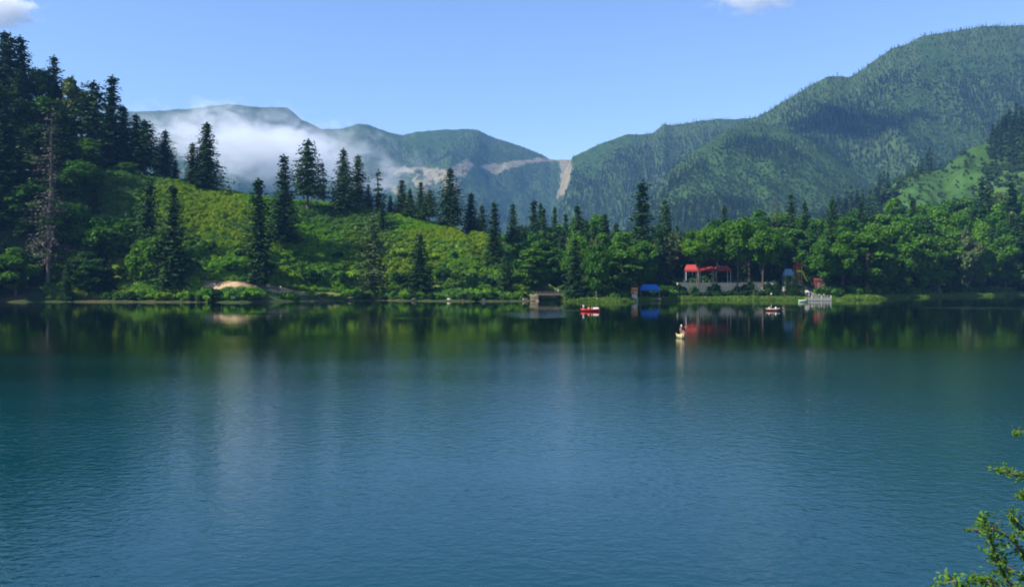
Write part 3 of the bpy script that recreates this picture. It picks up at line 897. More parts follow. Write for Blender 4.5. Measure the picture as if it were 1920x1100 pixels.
# dark bushes under the wood along the right-hand shore
px = 1066
while px < 1950:
    Ys = float(tab(px, SHORE))
    if not (1178 < px < 1236 or 1455 < px < 1552):
        key, tone = rnd.choice([('bush_3', 'dark green bush'), ('bush_3', 'dark green bush'), ('bush_1', 'bright green bush'), ('bush_0', 'grey-green bush')])
        if 1270 < px < 1455: key, tone = 'bush_3', 'dark green bush'
        db = rnd.uniform(5.2, 10) + 7 * (px > 1580)
        o = plant(key, 'bush', at(px, Ys + db, gz(px, Ys + db) - .2), rnd.uniform(1.8, 3.2) if 1270 < px < 1455 else rnd.uniform(2.2, 4.5), rnd.uniform(.9, 1.4), None, 'bush', 'bushes under the wood on the far shore')
        auto.append((o, px, tone, 'at the lawn edge'))
    px += rnd.uniform(9, 19)
byph = {}
for o, px, tone, rowp in auto: byph.setdefault((tone, rowp, anchor(px)), []).append((px, o))
for (tone, rowp, an), L_ in byph.items():
    L_.sort(key=lambda q: q[0])
    for n, (px, o) in enumerate(L_):
        o['label'] = f'{tone} {rowp} {an}' if len(L_) == 1 else f'{ORD[n]} {tone} {rowp} {an}'

# ------------------------------------------------------------------ ground cover and far woods (nobody could count them)
def scatter(name, pts, sc, idx, protos, label, cat):
    pc = bpy.data.collections.new(name + '_kinds')
    for n, (V, F, mats, mi) in enumerate(protos):
        me = mesh_np('%s_kind_%d' % (name, n), V, F, mats, False, mi)
        pc.objects.link(bpy.data.objects.new('%s_%02d' % (name, n), me))
    me = bpy.data.meshes.new(name)
    me.from_pydata(pts.tolist(), [], [])
    rng = np.random.default_rng(len(pts))
    a = me.attributes.new('sc', 'FLOAT_VECTOR', 'POINT'); a.data.foreach_set('vector', np.asarray(sc, np.float32).ravel())
    a = me.attributes.new('rot', 'FLOAT_VECTOR', 'POINT')
    r = np.zeros((len(pts), 3), np.float32); r[:, 2] = rng.uniform(0, 6.28, len(pts)); r[:, :2] = rng.normal(size=(len(pts), 2)) * .03
    a.data.foreach_set('vector', r.ravel())
    a = me.attributes.new('kind_no', 'INT', 'POINT'); a.data.foreach_set('value', np.asarray(idx, np.int32))
    ng = bpy.data.node_groups.new(name, 'GeometryNodeTree')
    ng.interface.new_socket('Geometry', in_out='INPUT', socket_type='NodeSocketGeometry')
    ng.interface.new_socket('Geometry', in_out='OUTPUT', socket_type='NodeSocketGeometry')
    N, L = ng.nodes, ng.links
    gi, go = N.new('NodeGroupInput'), N.new('NodeGroupOutput')
    ip = N.new('GeometryNodeInstanceOnPoints'); ci = N.new('GeometryNodeCollectionInfo')
    ci.inputs['Collection'].default_value = pc; ci.inputs['Separate Children'].default_value = True; ci.inputs['Reset Children'].default_value = True
    ip.inputs['Pick Instance'].default_value = True
    def attr(nm, dt):
        n = N.new('GeometryNodeInputNamedAttribute'); n.data_type = dt; n.inputs['Name'].default_value = nm
        return n.outputs[0]
    L.new(gi.outputs[0], ip.inputs['Points']); L.new(ci.outputs[0], ip.inputs['Instance'])
    L.new(attr('kind_no', 'INT'), ip.inputs['Instance Index'])
    L.new(attr('rot', 'FLOAT_VECTOR'), ip.inputs['Rotation']); L.new(attr('sc', 'FLOAT_VECTOR'), ip.inputs['Scale'])
    L.new(ip.outputs[0], go.inputs[0])
    o = link(name, me)
    md = o.modifiers.new('scatter', 'NODES'); md.node_group = ng
    tag(o, label, cat, None, 'stuff')
    return o
def proto_con(seed, H, W, m, **kw):
    V, F = crown_conifer(seed, H, W, **kw)
    b = MB(); b.tube([(0, 0, -1), (0, 0, H * .9)], [.3, .05], 4, cap=False)
    n = len(V)
    return (np.concatenate([V, np.array(b.v)]), F.tolist() + [tuple(i + n for i in f) for f in b.f], [M[m], M['bark']], [0] * len(F) + [1] * len(b.f))
def proto_bro(seed, H, W, m, **kw):
    V, F, _ = crown_broad(seed, H, W, **kw)
    b = MB(); b.tube([(0, 0, -1), (0, 0, H * .7)], [.3, .08], 4, cap=False)
    n = len(V)
    return (np.concatenate([V, np.array(b.v)]), F.tolist() + [tuple(i + n for i in f) for f in b.f], [M[m], M['bark']], [0] * len(F) + [1] * len(b.f))

# shrubs that clothe the hill
rng = np.random.default_rng(5)
n = 44000
Y = np.sqrt(rng.uniform(300 ** 2, 470 ** 2, n)); px = rng.uniform(90, 1080, n)
X = (px - 960) / FPX * Y
d = Y - tab(px, SHORE)
keep = (d > 3) & ((d < 8.5) | (d > 15.5) | (px < 372) | (px > 700)) & (Y < tab(px, CREST_Y) + 22)
keep &= ~((px > 1000) & (px < 1062) & (d < 25)) & ~((px > 470) & (px < 720) & (d < 15) & (rng.random(n) < .88))
keep &= fbm(X / 15, Y / 15, 3, 55) > -.62
keep &= rng.random(n) < np.clip(.35 + .65 * (px > 250), 0, 1)
px, Y, X, d = px[keep], Y[keep], X[keep], d[keep]
Z = ground_z(px, Y)
pn = fbm(X / 34, Y / 26, 4, 71)
s = rng.uniform(.38, 1.05, len(px)) ** 1.0 * (1 + .35 * np.clip(pn, -1, 1))
s *= np.where(d < 32, 1.15, .95)
idx = np.where(pn + rng.normal(size=len(px)) * .12 > .12, rng.integers(0, 2, len(px)), rng.integers(2, 5, len(px)))
idx = np.where((d < 45) & (rng.random(len(px)) < .35), 1, idx)
sc = np.stack([s * rng.uniform(.8, 1.25, len(s)), s * rng.uniform(.8, 1.25, len(s)), s * rng.uniform(.7, 1.2, len(s))], -1)
protos = []
for k, m in enumerate(['shrub_grey', 'shrub_grey', 'shrub', 'shrub', 'shrub']):
    V, F, _ = crown_broad(300 + k, 2.1, 1.5, zb=-.1, lobes=9, per=46, size=.20, flat=.7, lobe_r=.42)
    protos.append((V, F, [M[m]], [0] * len(F)))
scatter('hillside_undergrowth', np.stack([X, Y, Z - .1], -1), sc, idx, protos, 'dense green and yellow shrubs covering the sunlit hill above the lake', 'undergrowth')

# grass along the shore
n = 6000
px = rng.uniform(1060, 1990, n); Ys = tab(px, SHORE)
Y = Ys + rng.uniform(-.6, 1, n) * np.where(px > 1580, 11.0, 4.6); X = (px - 960) / FPX * Y
keep = ~((px > 1275) & (px < 1460) & (Y - Ys > 11)); px, Y, X = px[keep], Y[keep], X[keep]
V, F = diamonds(rng.normal(size=(60, 3)) * np.array((.5, .5, .08)) + np.array((0, 0, .22)), rng.normal(size=(60, 3)) * np.array((1, 1, .5)), .22, rng, .3)
V2, F2 = diamonds(rng.normal(size=(60, 3)) * np.array((.4, .4, .12)) + np.array((0, 0, .3)), rng.normal(size=(60, 3)) * np.array((1, 1, .5)), .28, rng, .3)
M['grass'] = leafy('shore_grass', (.08, .16, .02), (.12, .19, .03), transl=.3)
s = rng.uniform(.5, 1.2, len(px)); s = np.where(rng.random(len(px)) < .12, s * 1.8, s)
scatter('shore_grass', np.stack([X, Y, ground_z(px, Y) - .05], -1), np.stack([s, s, s], -1), rng.integers(0, 2, len(px)), [(V, F, [M['grass']], [0] * 60), (V2, F2, [M['grass']], [0] * 60)],
        'bright green grass strip along the lake edge below the wood', 'grass')

# horizon profile: what each sight line has already passed, to leave out trees nobody could see
cpx = np.linspace(-250, 2250, 626)
cY = np.concatenate([np.arange(300, 1200, 8.0), np.arange(1200, 4400, 16.0)])
PP, CY = np.meshgrid(cpx, cY, indexing='ij')
zz = ground_z(PP, CY)
for mt in MOUNTS:
    zm = mt.z(PP, CY)
    zz = np.maximum(zz, np.where((PP > mt.x0) & (PP < mt.x1) & (CY > mt.Y0 * .93), zm, -50))
cum = np.maximum.accumulate((zz - CAMZ) / CY, axis=1)
def surface(px, Y):
    z = ground_z(px, Y)
    for mt in MOUNTS:
        z = np.maximum(z, np.where((px > mt.x0) & (px < mt.x1) & (Y > mt.Y0 * .93), mt.z(px, Y), -50))
    return z
def visible(px, Y, z, h):
    i = np.clip(np.rint((px + 250) / 4).astype(int), 0, len(cpx) - 1)
    j = np.clip(np.searchsorted(cY, Y - 14) - 1, 0, len(cY) - 1)
    return (z + h * 1.1 - CAMZ) / Y > cum[i, j] - .002
def forest(name, mt, spacing, label, x0, x1, y0, y1, seed, poly=None, broad=.0, size=1.0, thin=0.0):
    rng = np.random.default_rng(seed)
    xa, xb = (x0 - 960) / FPX * y1, (x1 - 960) / FPX * y1
    xa, xb = min(xa, (x0 - 960) / FPX * y0), max(xb, (x1 - 960) / FPX * y0)
    gx, gy = np.meshgrid(np.arange(xa, xb, spacing), np.arange(y0, y1, spacing))
    X = gx.ravel() + rng.uniform(-.5, .5, gx.size) * spacing; Y = gy.ravel() + rng.uniform(-.5, .5, gx.size) * spacing
    px = 960 + FPX * X / Y
    k = (px > x0) & (px < x1); X, Y, px = X[k], Y[k], px[k]
    z = mt.z(px, Y) if mt else ground_z(px, Y)
    zs = surface(px, Y)
    k = (z >= zs - 1.0) & visible(px, Y, z, 26)
    X, Y, px, z = X[k], Y[k], px[k], z[k]
    py = proj_py(z, Y)
    nm = fbm(X / 130, Y / 150, 4, mt.seed + 5) if mt else fbm(X / 60, Y / 60, 3, 5)
    mead = nm + broad
    k = ~scar_mask(px, py)
    if mt not in (MA, MB1): k[:] = True
    keep_p = np.where(mead > .28, .85, 1.0)
    k &= rng.random(len(px)) < keep_p * (1 - thin)
    if poly: k &= ~(in_poly(px + 4 * fbm(px / 9, py / 9, 2, 8), py - 4, poly) & (rng.random(len(px)) > .6))
    X, Y, px, z, mead = X[k], Y[k], px[k], z[k], mead[k]
    isb = mead + rng.normal(size=len(px)) * .12 > .10
    idx = np.where(isb, rng.integers(4, 7, len(px)), rng.integers(0, 4, len(px)))
    s = rng.uniform(.65, 1.2, len(px)) * np.where(isb, np.where(mead > .25, .55, .8), 1.0) * size
    if mt:
        Yc_ = tab(px, mt.Yc) if isinstance(mt.Yc, list) else mt.Yc
        s = s * np.where(Yc_ - Y < 90, .62 if mt is not MC else 1.0, 1.0)
    if poly:
        inp = in_poly(px, proj_py(z, Y) - 2, poly); s = np.where(inp, s * rng.uniform(.22, .6, len(s)), s); idx = np.where(inp, rng.integers(4, 7, len(px)), idx)
    sc = np.stack([s * rng.uniform(.9, 1.4, len(s)), s * rng.uniform(.9, 1.4, len(s)), s * rng.uniform(.8, 1.2, len(s))], -1)
    return scatter(name, np.stack([X, Y, z - .5], -1), sc, idx, FP, label, 'forest')
FP = [proto_con(400 + k, 22, (3.6, 3.0, 4.2, 3.4)[k], 'far_spruce', levels=17, nb=7, step=1.3, size=.95, miss=.12, rag=.3, power=.62) for k in range(4)]
FP += [proto_bro(410 + k, 15, (5.0, 4.4, 5.6)[k], 'far_broad', lobes=13, per=26, size=.95) for k in range(3)]
forest('mountain_forest', MB3, 8.0, 'dense conifer forest covering the big hazy mountain on the right', 1270, 2060, 1500, 2390, 1, size=.62, broad=.04)
forest('spur_forest', MB2, 7.5, 'mixed spruce and bright broadleaf wood on the spur before the mountain', 1120, 1900, 1160, 2050, 2, broad=.20, size=.68)
forest('shoulder_forest', MB1, 9.5, 'hazy blue forest on the mountain shoulder beside the pass', 1010, 1600, 1900, 2950, 3, broad=-.05, size=.62)
forest('range_forest', MA, 11.5, 'hazy blue forest on the far range behind the mist', 220, 1110, 2500, 3850, 4, broad=-.1, size=.55)
forest('ridge_forest', MC, 7.0, 'green wooded ridge with a sloping meadow above the right shore', 1470, 2060, 640, 1120, 5, MEADOW_C, broad=.10)
forest('valley_forest', None, 8.5, 'wood filling the valley floor behind the lakeside trees', 700, 2060, 520, 1100, 6, broad=.1, size=.9)

# ------------------------------------------------------------------ mist on the far range, clouds, haze
def volume_mat(name, density, colour, centre, radii, scale, lo, hi, anis=.2, detail=5, tilt=0.0, ystretch=1.0):
    m = bpy.data.materials.new(name); m.use_nodes = True
    nt = m.node_tree; N, L = nt.nodes, nt.links
    N.remove(N['Principled BSDF'])
    v = N.new('ShaderNodeVolumePrincipled'); v.inputs['Color'].default_value = (*colour, 1); v.inputs['Anisotropy'].default_value = anis
    L.new(v.outputs[0], N['Material Output'].inputs['Volume'])
    tc = N.new('ShaderNodeTexCoord')
    mp = N.new('ShaderNodeMapping'); mp.vector_type = 'POINT'
    L.new(tc.outputs['Object'], mp.inputs['Vector'])
    ln = N.new('ShaderNodeVectorMath'); ln.operation = 'LENGTH'
    sub = N.new('ShaderNodeVectorMath'); sub.operation = 'DIVIDE'
    L.new(tc.outputs['Object'], sub.inputs[0]); sub.inputs[1].default_value = radii
    L.new(sub.outputs[0], ln.inputs[0])
    nz = N.new('ShaderNodeTexNoise'); nz.inputs['Scale'].default_value = scale; nz.inputs['Detail'].default_value = detail; nz.inputs['Roughness'].default_value = .6; nz.inputs['Distortion'].default_value = .6
    mp.inputs['Scale'].default_value = (1, ystretch, 1.5); mp.inputs['Rotation'].default_value = (0, tilt, 0)
    L.new(mp.outputs[0], nz.inputs['Vector'])
    fall = N.new('ShaderNodeMapRange'); fall.inputs['From Min'].default_value = .15; fall.inputs['From Max'].default_value = 1.0; fall.inputs['To Min'].default_value = .22; fall.inputs['To Max'].default_value = -.30
    L.new(ln.outputs['Value'], fall.inputs['Value'])
    ad = N.new('ShaderNodeMath'); ad.operation = 'ADD'; L.new(nz.outputs['Fac'], ad.inputs[0]); L.new(fall.outputs[0], ad.inputs[1])
    mr = N.new('ShaderNodeMapRange'); mr.interpolation_type = 'SMOOTHSTEP'
    mr.inputs['From Min'].default_value = lo; mr.inputs['From Max'].default_value = hi; mr.inputs['To Max'].default_value = density
    L.new(ad.outputs[0], mr.inputs['Value']); L.new(mr.outputs[0], v.inputs['Density'])
    return m
def puff(name, px, py, Y, rx, ry, rz, m, label, tilt=0.0):
    b = MB(); b.ball((0, 0, 0), (rx, ry, rz), nu=20, nv=12)
    o = b.build(name, m, None, True, ((px - 960) / FPX * Y, Y, CAMZ + (HOR - py) / FPX * Y))
    o.rotation_euler = (0, tilt, 0)
    tag(o, label, name, None, 'stuff')
    return o
puff('mist', 505, 282, 3000, 830, 330, 205, volume_mat('mist', .012, (.96, .97, 1), 0, (760, 330, 205), .0085, .40, .74, tilt=-.5, detail=8), 'bank of white mist lying across the far range behind the hill', R(9))
puff('cloud', -2, 20, 5200, 330, 200, 165, volume_mat('cloud', .016, (1, 1, 1), 0, (290, 200, 150), .011, .34, .60, anis=-.1), 'bright white cloud above the high spruces on the left')
puff('cloud', 1415, -12, 6000, 480, 240, 190, volume_mat('thin_cloud', .010, (1, 1, 1), 0, (480, 240, 190), .008, .36, .72), 'thin pinkish white cloud at the top right of the sky')
T = Vector(((1640 - 960) / FPX * 2150, 2150, CAMZ + (HOR - 280) / FPX * 2150)) + to_sun * ((1450 - 350) / to_sun.z)  # unseen cloud, added out of frame so its shadow falls on the valley
b = MB(); b.ball((0, 0, 0), (220, 170, 70), nu=20, nv=12)
o = b.build('cloud', volume_mat('shade_cloud', .03, (1, 1, 1), 0, (220, 170, 70), .009, .36, .60), None, True, T)
tag(o, 'unseen cloud added high above the frame to shade the valley on the big mountain', 'cloud', None, 'stuff')
hm = bpy.data.materials.new('haze'); hm.use_nodes = True
hm.node_tree.nodes.remove(hm.node_tree.nodes['Principled BSDF'])
hv = hm.node_tree.nodes.new('ShaderNodeVolumePrincipled')
hv.inputs['Color'].default_value = (.22, .50, 1.0, 1); hv.inputs['Density'].default_value = .000072; hv.inputs['Anisotropy'].default_value = .0
hm.node_tree.links.new(hv.outputs[0], hm.node_tree.nodes['Material Output'].inputs['Volume'])
b = MB(); b.box((0, 2500, 480), (13600, 5900, 1200))
hz_ = b.build('haze', hm); tag(hz_, 'thin blue haze filling the valley', 'haze', None, 'stuff')

# ------------------------------------------------------------------ people
def skin_body(J, E_, rad):
    me = bpy.data.meshes.new('body'); names = list(J)
    me.from_pydata([J[k] for k in names], [(names.index(a), names.index(b)) for a, b in E_], [])
    o = bpy.data.objects.new('body_tmp', me); col.objects.link(o)
    o.modifiers.new('skin', 'SKIN')
    md = o.modifiers.new('sub', 'SUBSURF'); md.levels = 1; md.render_levels = 1
    if not me.skin_vertices: 
        bpy.context.view_layer.objects.active = o
    for i, k in enumerate(names):
        r = rad[k]; r = r if isinstance(r, tuple) else (r, r)
        me.skin_vertices[0].data[i].radius = r
        me.skin_vertices[0].data[i].use_root = (k == 'pelvis')
    dg = bpy.context.evaluated_depsgraph_get()
    out = bpy.data.meshes.new_from_object(o.evaluated_get(dg))
    bpy.data.objects.remove(o)
    return out
def body_mesh(pose):
    J = {}
    sit = pose == 'sit'
    base = .50 if sit else .93
    J['pelvis'] = (0, 0, base); J['spine'] = (0, -.01, base + .22); J['chest'] = (0, -.01, base + .42); J['neck'] = (0, -.01, base + .56); J['head'] = (0, -.02, base + .67); J['crown'] = (0, -.01, base + .75)
    for s, n in ((-1, 'r'), (1, 'l')):
        J['sh' + n] = (.18 * s, 0, base + .47)
        if sit:
            J['hip' + n] = (.09 * s, -.04, base - .02); J['knee' + n] = (.12 * s, -.44, base + .03); J['ankle' + n] = (.12 * s, -.50, .10); J['toe' + n] = (.12 * s, -.66, .05)
            J['elbow' + n] = (.24 * s, -.10, base + .22); J['wrist' + n] = (.17 * s, -.32, base + .16); J['palm' + n] = (.15 * s, -.40, base + .15)
        else:
            J['hip' + n] = (.09 * s, 0, base - .05); J['knee' + n] = (.10 * s, -.02, .48); J['ankle' + n] = (.11 * s, .02, .09); J['toe' + n] = (.12 * s, -.14, .04)
            if pose == 'reach' and s == 1:
                J['elbow' + n] = (.42 * s, -.10, base + .42); J['wrist' + n] = (.64 * s, -.20, base + .48); J['palm' + n] = (.72 * s, -.23, base + .49)
            else:
                J['elbow' + n] = (.24 * s, .02, base + .20); J['wrist' + n] = (.25 * s, -.07, base - .03); J['palm' + n] = (.245 * s, -.10, base - .11)
    E_ = [('pelvis', 'spine'), ('spine', 'chest'), ('chest', 'neck'), ('neck', 'head'), ('head', 'crown')]
    rad = {'pelvis': (.16, .12), 'spine': (.14, .10), 'chest': (.17, .11), 'neck': .055, 'head': (.085, .10), 'crown': .07}
    for n in 'rl':
        E_ += [('chest', 'sh' + n), ('sh' + n, 'elbow' + n), ('elbow' + n, 'wrist' + n), ('wrist' + n, 'palm' + n), ('pelvis', 'hip' + n), ('hip' + n, 'knee' + n), ('knee' + n, 'ankle' + n), ('ankle' + n, 'toe' + n)]
        rad.update({'sh' + n: .062, 'elbow' + n: .045, 'wrist' + n: .030, 'palm' + n: (.038, .02), 'hip' + n: .09, 'knee' + n: .062, 'ankle' + n: .042, 'toe' + n: .035})
    me = skin_body(J, E_, rad)
    V = [tuple(v.co) for v in me.vertices]; F = [tuple(p.vertices) for p in me.polygons]
    top = {'pelvis', 'spine', 'chest'}; 
    mi = []
    for f in F:
        c = Vector([sum(V[i][k] for i in f) / len(f) for k in range(3)])
        best, bd = None, 9
        for a, b_ in E_:
            A, B = Vector(J[a]), Vector(J[b_]); t = max(0, min(1, (c - A).dot(B - A) / (B - A).length_squared)); d = (A + (B - A) * t - c).length
            if d < bd: best, bd = (a, b_), d
        a, b_ = best
        if a in ('neck', 'head'): m = 0
        elif a.startswith('elbow') or a.startswith('wrist'): m = 0
        elif a.startswith('ankle'): m = 3
        elif a.startswith('hip') or a.startswith('knee') or b_.startswith('hip') or (a == 'pelvis' and c.z < J['pelvis'][2] + .05): m = 2
        else: m = 1
        mi.append(m)
    bpy.data.meshes.remove(me)
    b = MB(); b.v, b.f, b.m = V, F, mi
    hz0 = J['head'][2]
    b.ball((0, -.115, hz0 + .0), (.014, .02, .022), 0, 6, 4)                       # nose
    for s in (-1, 1):
        b.ball((.036 * s, -.10, hz0 + .03), (.012, .01, .009), 4, 6, 4)             # eyes
        b.ball((.088 * s, -.01, hz0 + .01), (.014, .022, .034), 0, 6, 4)            # ears
    b.box((0, -.108, hz0 - .045), (.045, .01, .008), 0, 4)                          # mouth
    for s, n in ((-1, 'r'), (1, 'l')):
        P, W_ = Vector(J['palm' + n]), Vector(J['wrist' + n]); d = (P - W_).normalized()
        side = d.cross(Vector((0, 1, 0)) if abs(d.y) < .8 else Vector((0, 0, 1))).normalized(); dn = side.cross(d)
        for q, l in enumerate((.070, .078, .072, .058)):
            o = P + side * ((q - 1.5) * .019) + d * .02
            b.tube([o, o + d * l * .5 + dn * .004, o + d * l * .85 + dn * .022], [.0095, .009, .007], 5)
        b.tube([W_ + d * .03 + side * .03, P + side * .055 + d * .005], [.011, .008], 5)
    return b.mesh('body', [M['skin'], M['shirt_white'], M['cloth_dark'], M['shoe'], M['shoe']], True), J
M['skin'] = mat('skin', (.42, .24, .16), .6); M['shoe'] = mat('shoe', (.03, .025, .02), .7); M['hair'] = mat('hair', (.02, .014, .01), .6)
for k, c in dict(shirt_white=(.75, .73, .70), shirt_pink=(.7, .32, .30), shirt_blue=(.08, .16, .42), shirt_brown=(.26, .13, .07), shirt_orange=(.7, .26, .08), shirt_grey=(.32, .33, .36), shirt_red=(.5, .04, .05), cloth_dark=(.03, .035, .06), cloth_tan=(.35, .26, .17), scarf_white=(.75, .72, .66)).items():
    M[k] = worn(k, c, .85, .15, 6.0)
BODY = {p: body_mesh(p) for p in ('stand', 'sit', 'reach')}
def hair_mesh(J, scarf=False):
    h = J['head']; b = MB()
    b.ball((0, h[1] + .018, h[2] + .045), (.102, .108, .088), 0, 10, 7)
    if scarf: b.ball((0, h[1] + .03, h[2] - .06), (.11, .10, .10), 0, 10, 6)
    return b.mesh('hair', [M['hair']], True)
HAIR = {(p, s): hair_mesh(BODY[p][1], s) for p in BODY for s in (False, True)}
def person(loc, rz, pose, top, legs, label, group=None, scarf=None):
    me, J = BODY[pose]
    o = link('person', me, None, loc); o.rotation_euler = (0, 0, rz)
    for i, m in ((1, top), (2, legs)):
        o.material_slots[i].link = 'OBJECT'; o.material_slots[i].material = M[m]
    h = link('headscarf' if scarf else 'hair', HAIR[(pose, bool(scarf))], o)
    if scarf: h.material_slots[0].link = 'OBJECT'; h.material_slots[0].material = M[scarf]
    return tag(o, label, 'person', group)

# ------------------------------------------------------------------ boats
def hull_mesh(L, B, D, m):
    n, V, F = 14, [], []
    for i in range(n + 1):
        t = i / n
        hb = B / 2 * max(.04, math.sin(math.pi * min(t * .80 + .20, 1)) ** .65)
        zt = D * (1 + .30 * abs(2 * t - .9) ** 2.2)
        zk = -.10 + .5 * D * max(0, t - .8) / .2
        x = L * (t - .5)
        th = .035
        prof = [(hb, zt), (hb * .92, zt * .45), (hb * .6, zk + .08), (0, zk), (-hb * .6, zk + .08), (-hb * .92, zt * .45), (-hb, zt)]
        inn = [(-hb + th, zt), (-hb * .92 + th, zt * .45), (-hb * .55, zk + .16), (0, zk + .12), (hb * .55, zk + .16), (hb * .92 - th, zt * .45), (hb - th, zt)]
        V += [(x, y, z) for y, z in prof + inn]
    k = 14
    for i in range(n):
        for j in range(k): F.append((i * k + j, i * k + (j + 1) % k, (i + 1) * k + (j + 1) % k, (i + 1) * k + j))
    F.append(tuple(range(k))); F.append(tuple(n * k + j for j in reversed(range(k))))
    return mesh_np('hull', V, F, [m], True)
def rowing_boat(name, loc, rz, L, B, D, m, seatm, label, oars=True, benches=(-.22, .12)):
    o = empty(name, loc, rz)
    link('hull', hull_mesh(L, B, D, m), o)
    g = MB()
    for s in (-1, 1):
        pts = []
        for i in range(13):
            t = i / 12
            hb = B / 2 * max(.04, math.sin(math.pi * min(t * .80 + .20, 1)) ** .65)
            pts.append((L * (t - .5), s * hb, D * (1 + .30 * abs(2 * t - .9) ** 2.2) + .02))
        g.tube(pts, .035, 5)
    g.build('gunwale', seatm, o)
    for t in benches:
        b = MB(); b.box((L * t, 0, D * .72), (.28, B * .86, .05)); b.build('seat', seatm, o)
    if oars:
        for s in (-1, 1):
            b = MB(); b.tube([(0, s * B * .3, D + .12), (.25, s * (B / 2 + 1.3), .02)], .022, 5); b.box((.28, s * (B / 2 + 1.4), .0), (.16, .42, .02), 0)
            b.build('oar', M['wood'], o)
    return tag(o, label, 'boat')
def water_at(px, py):
    Y = CAMZ * FPX / (py - HOR); return Vector(((px - 960) / FPX * Y, Y, 0))
def off(p, rz, x, y, z): return (p.x + x * math.cos(rz) - y * math.sin(rz), p.y + x * math.sin(rz) + y * math.cos(rz), z)
p = water_at(1106, 583.5); rz = R(176)
rb = rowing_boat('rowing_boat', p, rz, 4.9, 1.6, .55, M['boat_red'], M['pink_canvas'], 'long red boat with a person in white standing at one end', oars=False, benches=(-.05, .2))
b = MB(); b.box((-1.55, 0, .78), (1.45, 1.2, .42), taper=.94); b.build('padded_bench', M['white'], rb)
person(off(p, rz, 1.6, 0, .16), R(20), 'stand', 'shirt_white', 'shirt_white', 'person all in white standing in the long red boat')
person(off(p, rz, .3, .1, -.02), R(-30), 'sit', 'shirt_orange', 'cloth_dark', 'person in orange top seated in the middle of the red boat')
person(off(p, rz, -.5, -.1, .0), R(40), 'sit', 'shirt_pink', 'cloth_dark', 'person in pink top seated beside the white bench in the red boat')
p = water_at(1449, 582.5); rz = R(-14)
rowing_boat('rowing_boat', p, rz, 3.5, 1.45, .5, M['boat_brown'], M['white'], 'small brown-red rowing boat with white rim and oars out, off the playground', True, (-.28, .2))
person(off(p, rz, -.95, 0, -.05), R(80), 'sit', 'shirt_white', 'cloth_tan', 'person in white shirt rowing the small brown-red boat')
person(off(p, rz, .75, 0, -.05), R(-80), 'sit', 'shirt_white', 'cloth_dark', 'person in white shirt facing the rower of the brown-red boat')
p = water_at(1277, 633.5); rz = R(-84)
rowing_boat('rowing_boat', p, rz, 2.5, .95, .5, M['boat_cream'], M['boat_cream'], 'cream boat seen end on, nearest boat in the middle of the lake', False, (-.2, .2))
person(off(p, rz, .2, 0, .14), R(12), 'reach', 'shirt_brown', 'cloth_tan', 'person in brown with white headscarf standing in the cream boat, arm out', None, 'scarf_white')
person(off(p, rz, .75, .12, -.06), R(-15), 'sit', 'shirt_brown', 'cloth_dark', 'person in brown seated at the near end of the cream boat')
p = water_at(1505, 566.5); rz = R(8)
rowing_boat('rowing_boat', p, rz, 3.0, 1.4, .8, M['boat_green'], M['boat_green'], 'pale green-white boat moored against the wooden landing stage', False)

# ------------------------------------------------------------------ shore: bridge, landing stage, huts, canopies, playground
def stone(name, px, Y, sx, sy, sz, m, label, seed, z=None, cat='rock'):
    bm = bmesh.new(); bmesh.ops.create_icosphere(bm, subdivisions=3, radius=1.0)
    for v in bm.verts:
        c = v.co
        f = 1 + .28 * float(fbm(c.x * 1.3 + seed, c.y * 1.3 + c.z * 1.7, 3, seed)) + .12 * float(fbm(c.x * 4 + seed, c.z * 4 - c.y * 3, 2, seed + 5))
        v.co = Vector((c.x * f * sx, c.y * f * sy, max(-.5, c.z * f) * sz))
    me = bpy.data.meshes.new(name); bm.to_mesh(me); bm.free(); me.materials.append(m)
    zz_ = gz(px, Y) if z is None else z
    o = link(name, me, None, at(px, Y, zz_)); o.rotation_euler = (0, 0, seed * 1.7)
    return tag(o, label, cat)
YB = 326.0
br = empty('footbridge', at(1033, YB, 0))
b = MB(); b.box((0, 0, 2.75), (11.6, 2.2, .32)); b.build('deck', M['wood'], br)
for s in (-1, 1):
    b = MB(); b.box((0, s * .9, 2.40), (11.2, .26, .38)); b.build('beam', M['wood'], br)
    b = MB(); b.box((0, s * 1.05, 3.55), (11.2, .06, .08))
    for k in range(9): b.box((-5.4 + k * 1.35, s * 1.05, 3.21), (.07, .07, .60))
    b.build('railing', M['wood'], br)
tag(br, 'dark wooden footbridge over the inlet between two stone abutments', 'bridge')
for sx_, w_, lab in ((1001, 3.0, 'tan stone abutment carrying the end of the footbridge by the bushy hill'), (1066, 3.4, 'tan stone abutment carrying the end of the footbridge by the wood')):
    o = empty('bridge_abutment', at(sx_, YB + .2, -.3))
    rr = random.Random(int(sx_)); b = MB()
    for r_ in range(4):
        x = -w_ / 2
        while x < w_ / 2:
            w1 = rr.uniform(.6, 1.15)
            b.box((x + w1 / 2, rr.uniform(-.12, .12), .33 + r_ * .62), (w1 * .96, 3.2, .58), rr.uniform(-.05, .05), 0, rr.uniform(.9, .98)); x += w1
    b.build('masonry', M['stone'], o)
    b = MB(); b.box((0, 0, 2.72), (w_ + .3, 3.3, .14)); b.build('coping', M['pale_stone'], o)
    tag(o, lab, 'abutment')
person(at(1047, YB, 2.91), R(10), 'stand', 'shirt_white', 'shirt_grey', 'person in light clothes standing on the footbridge')
k = 0
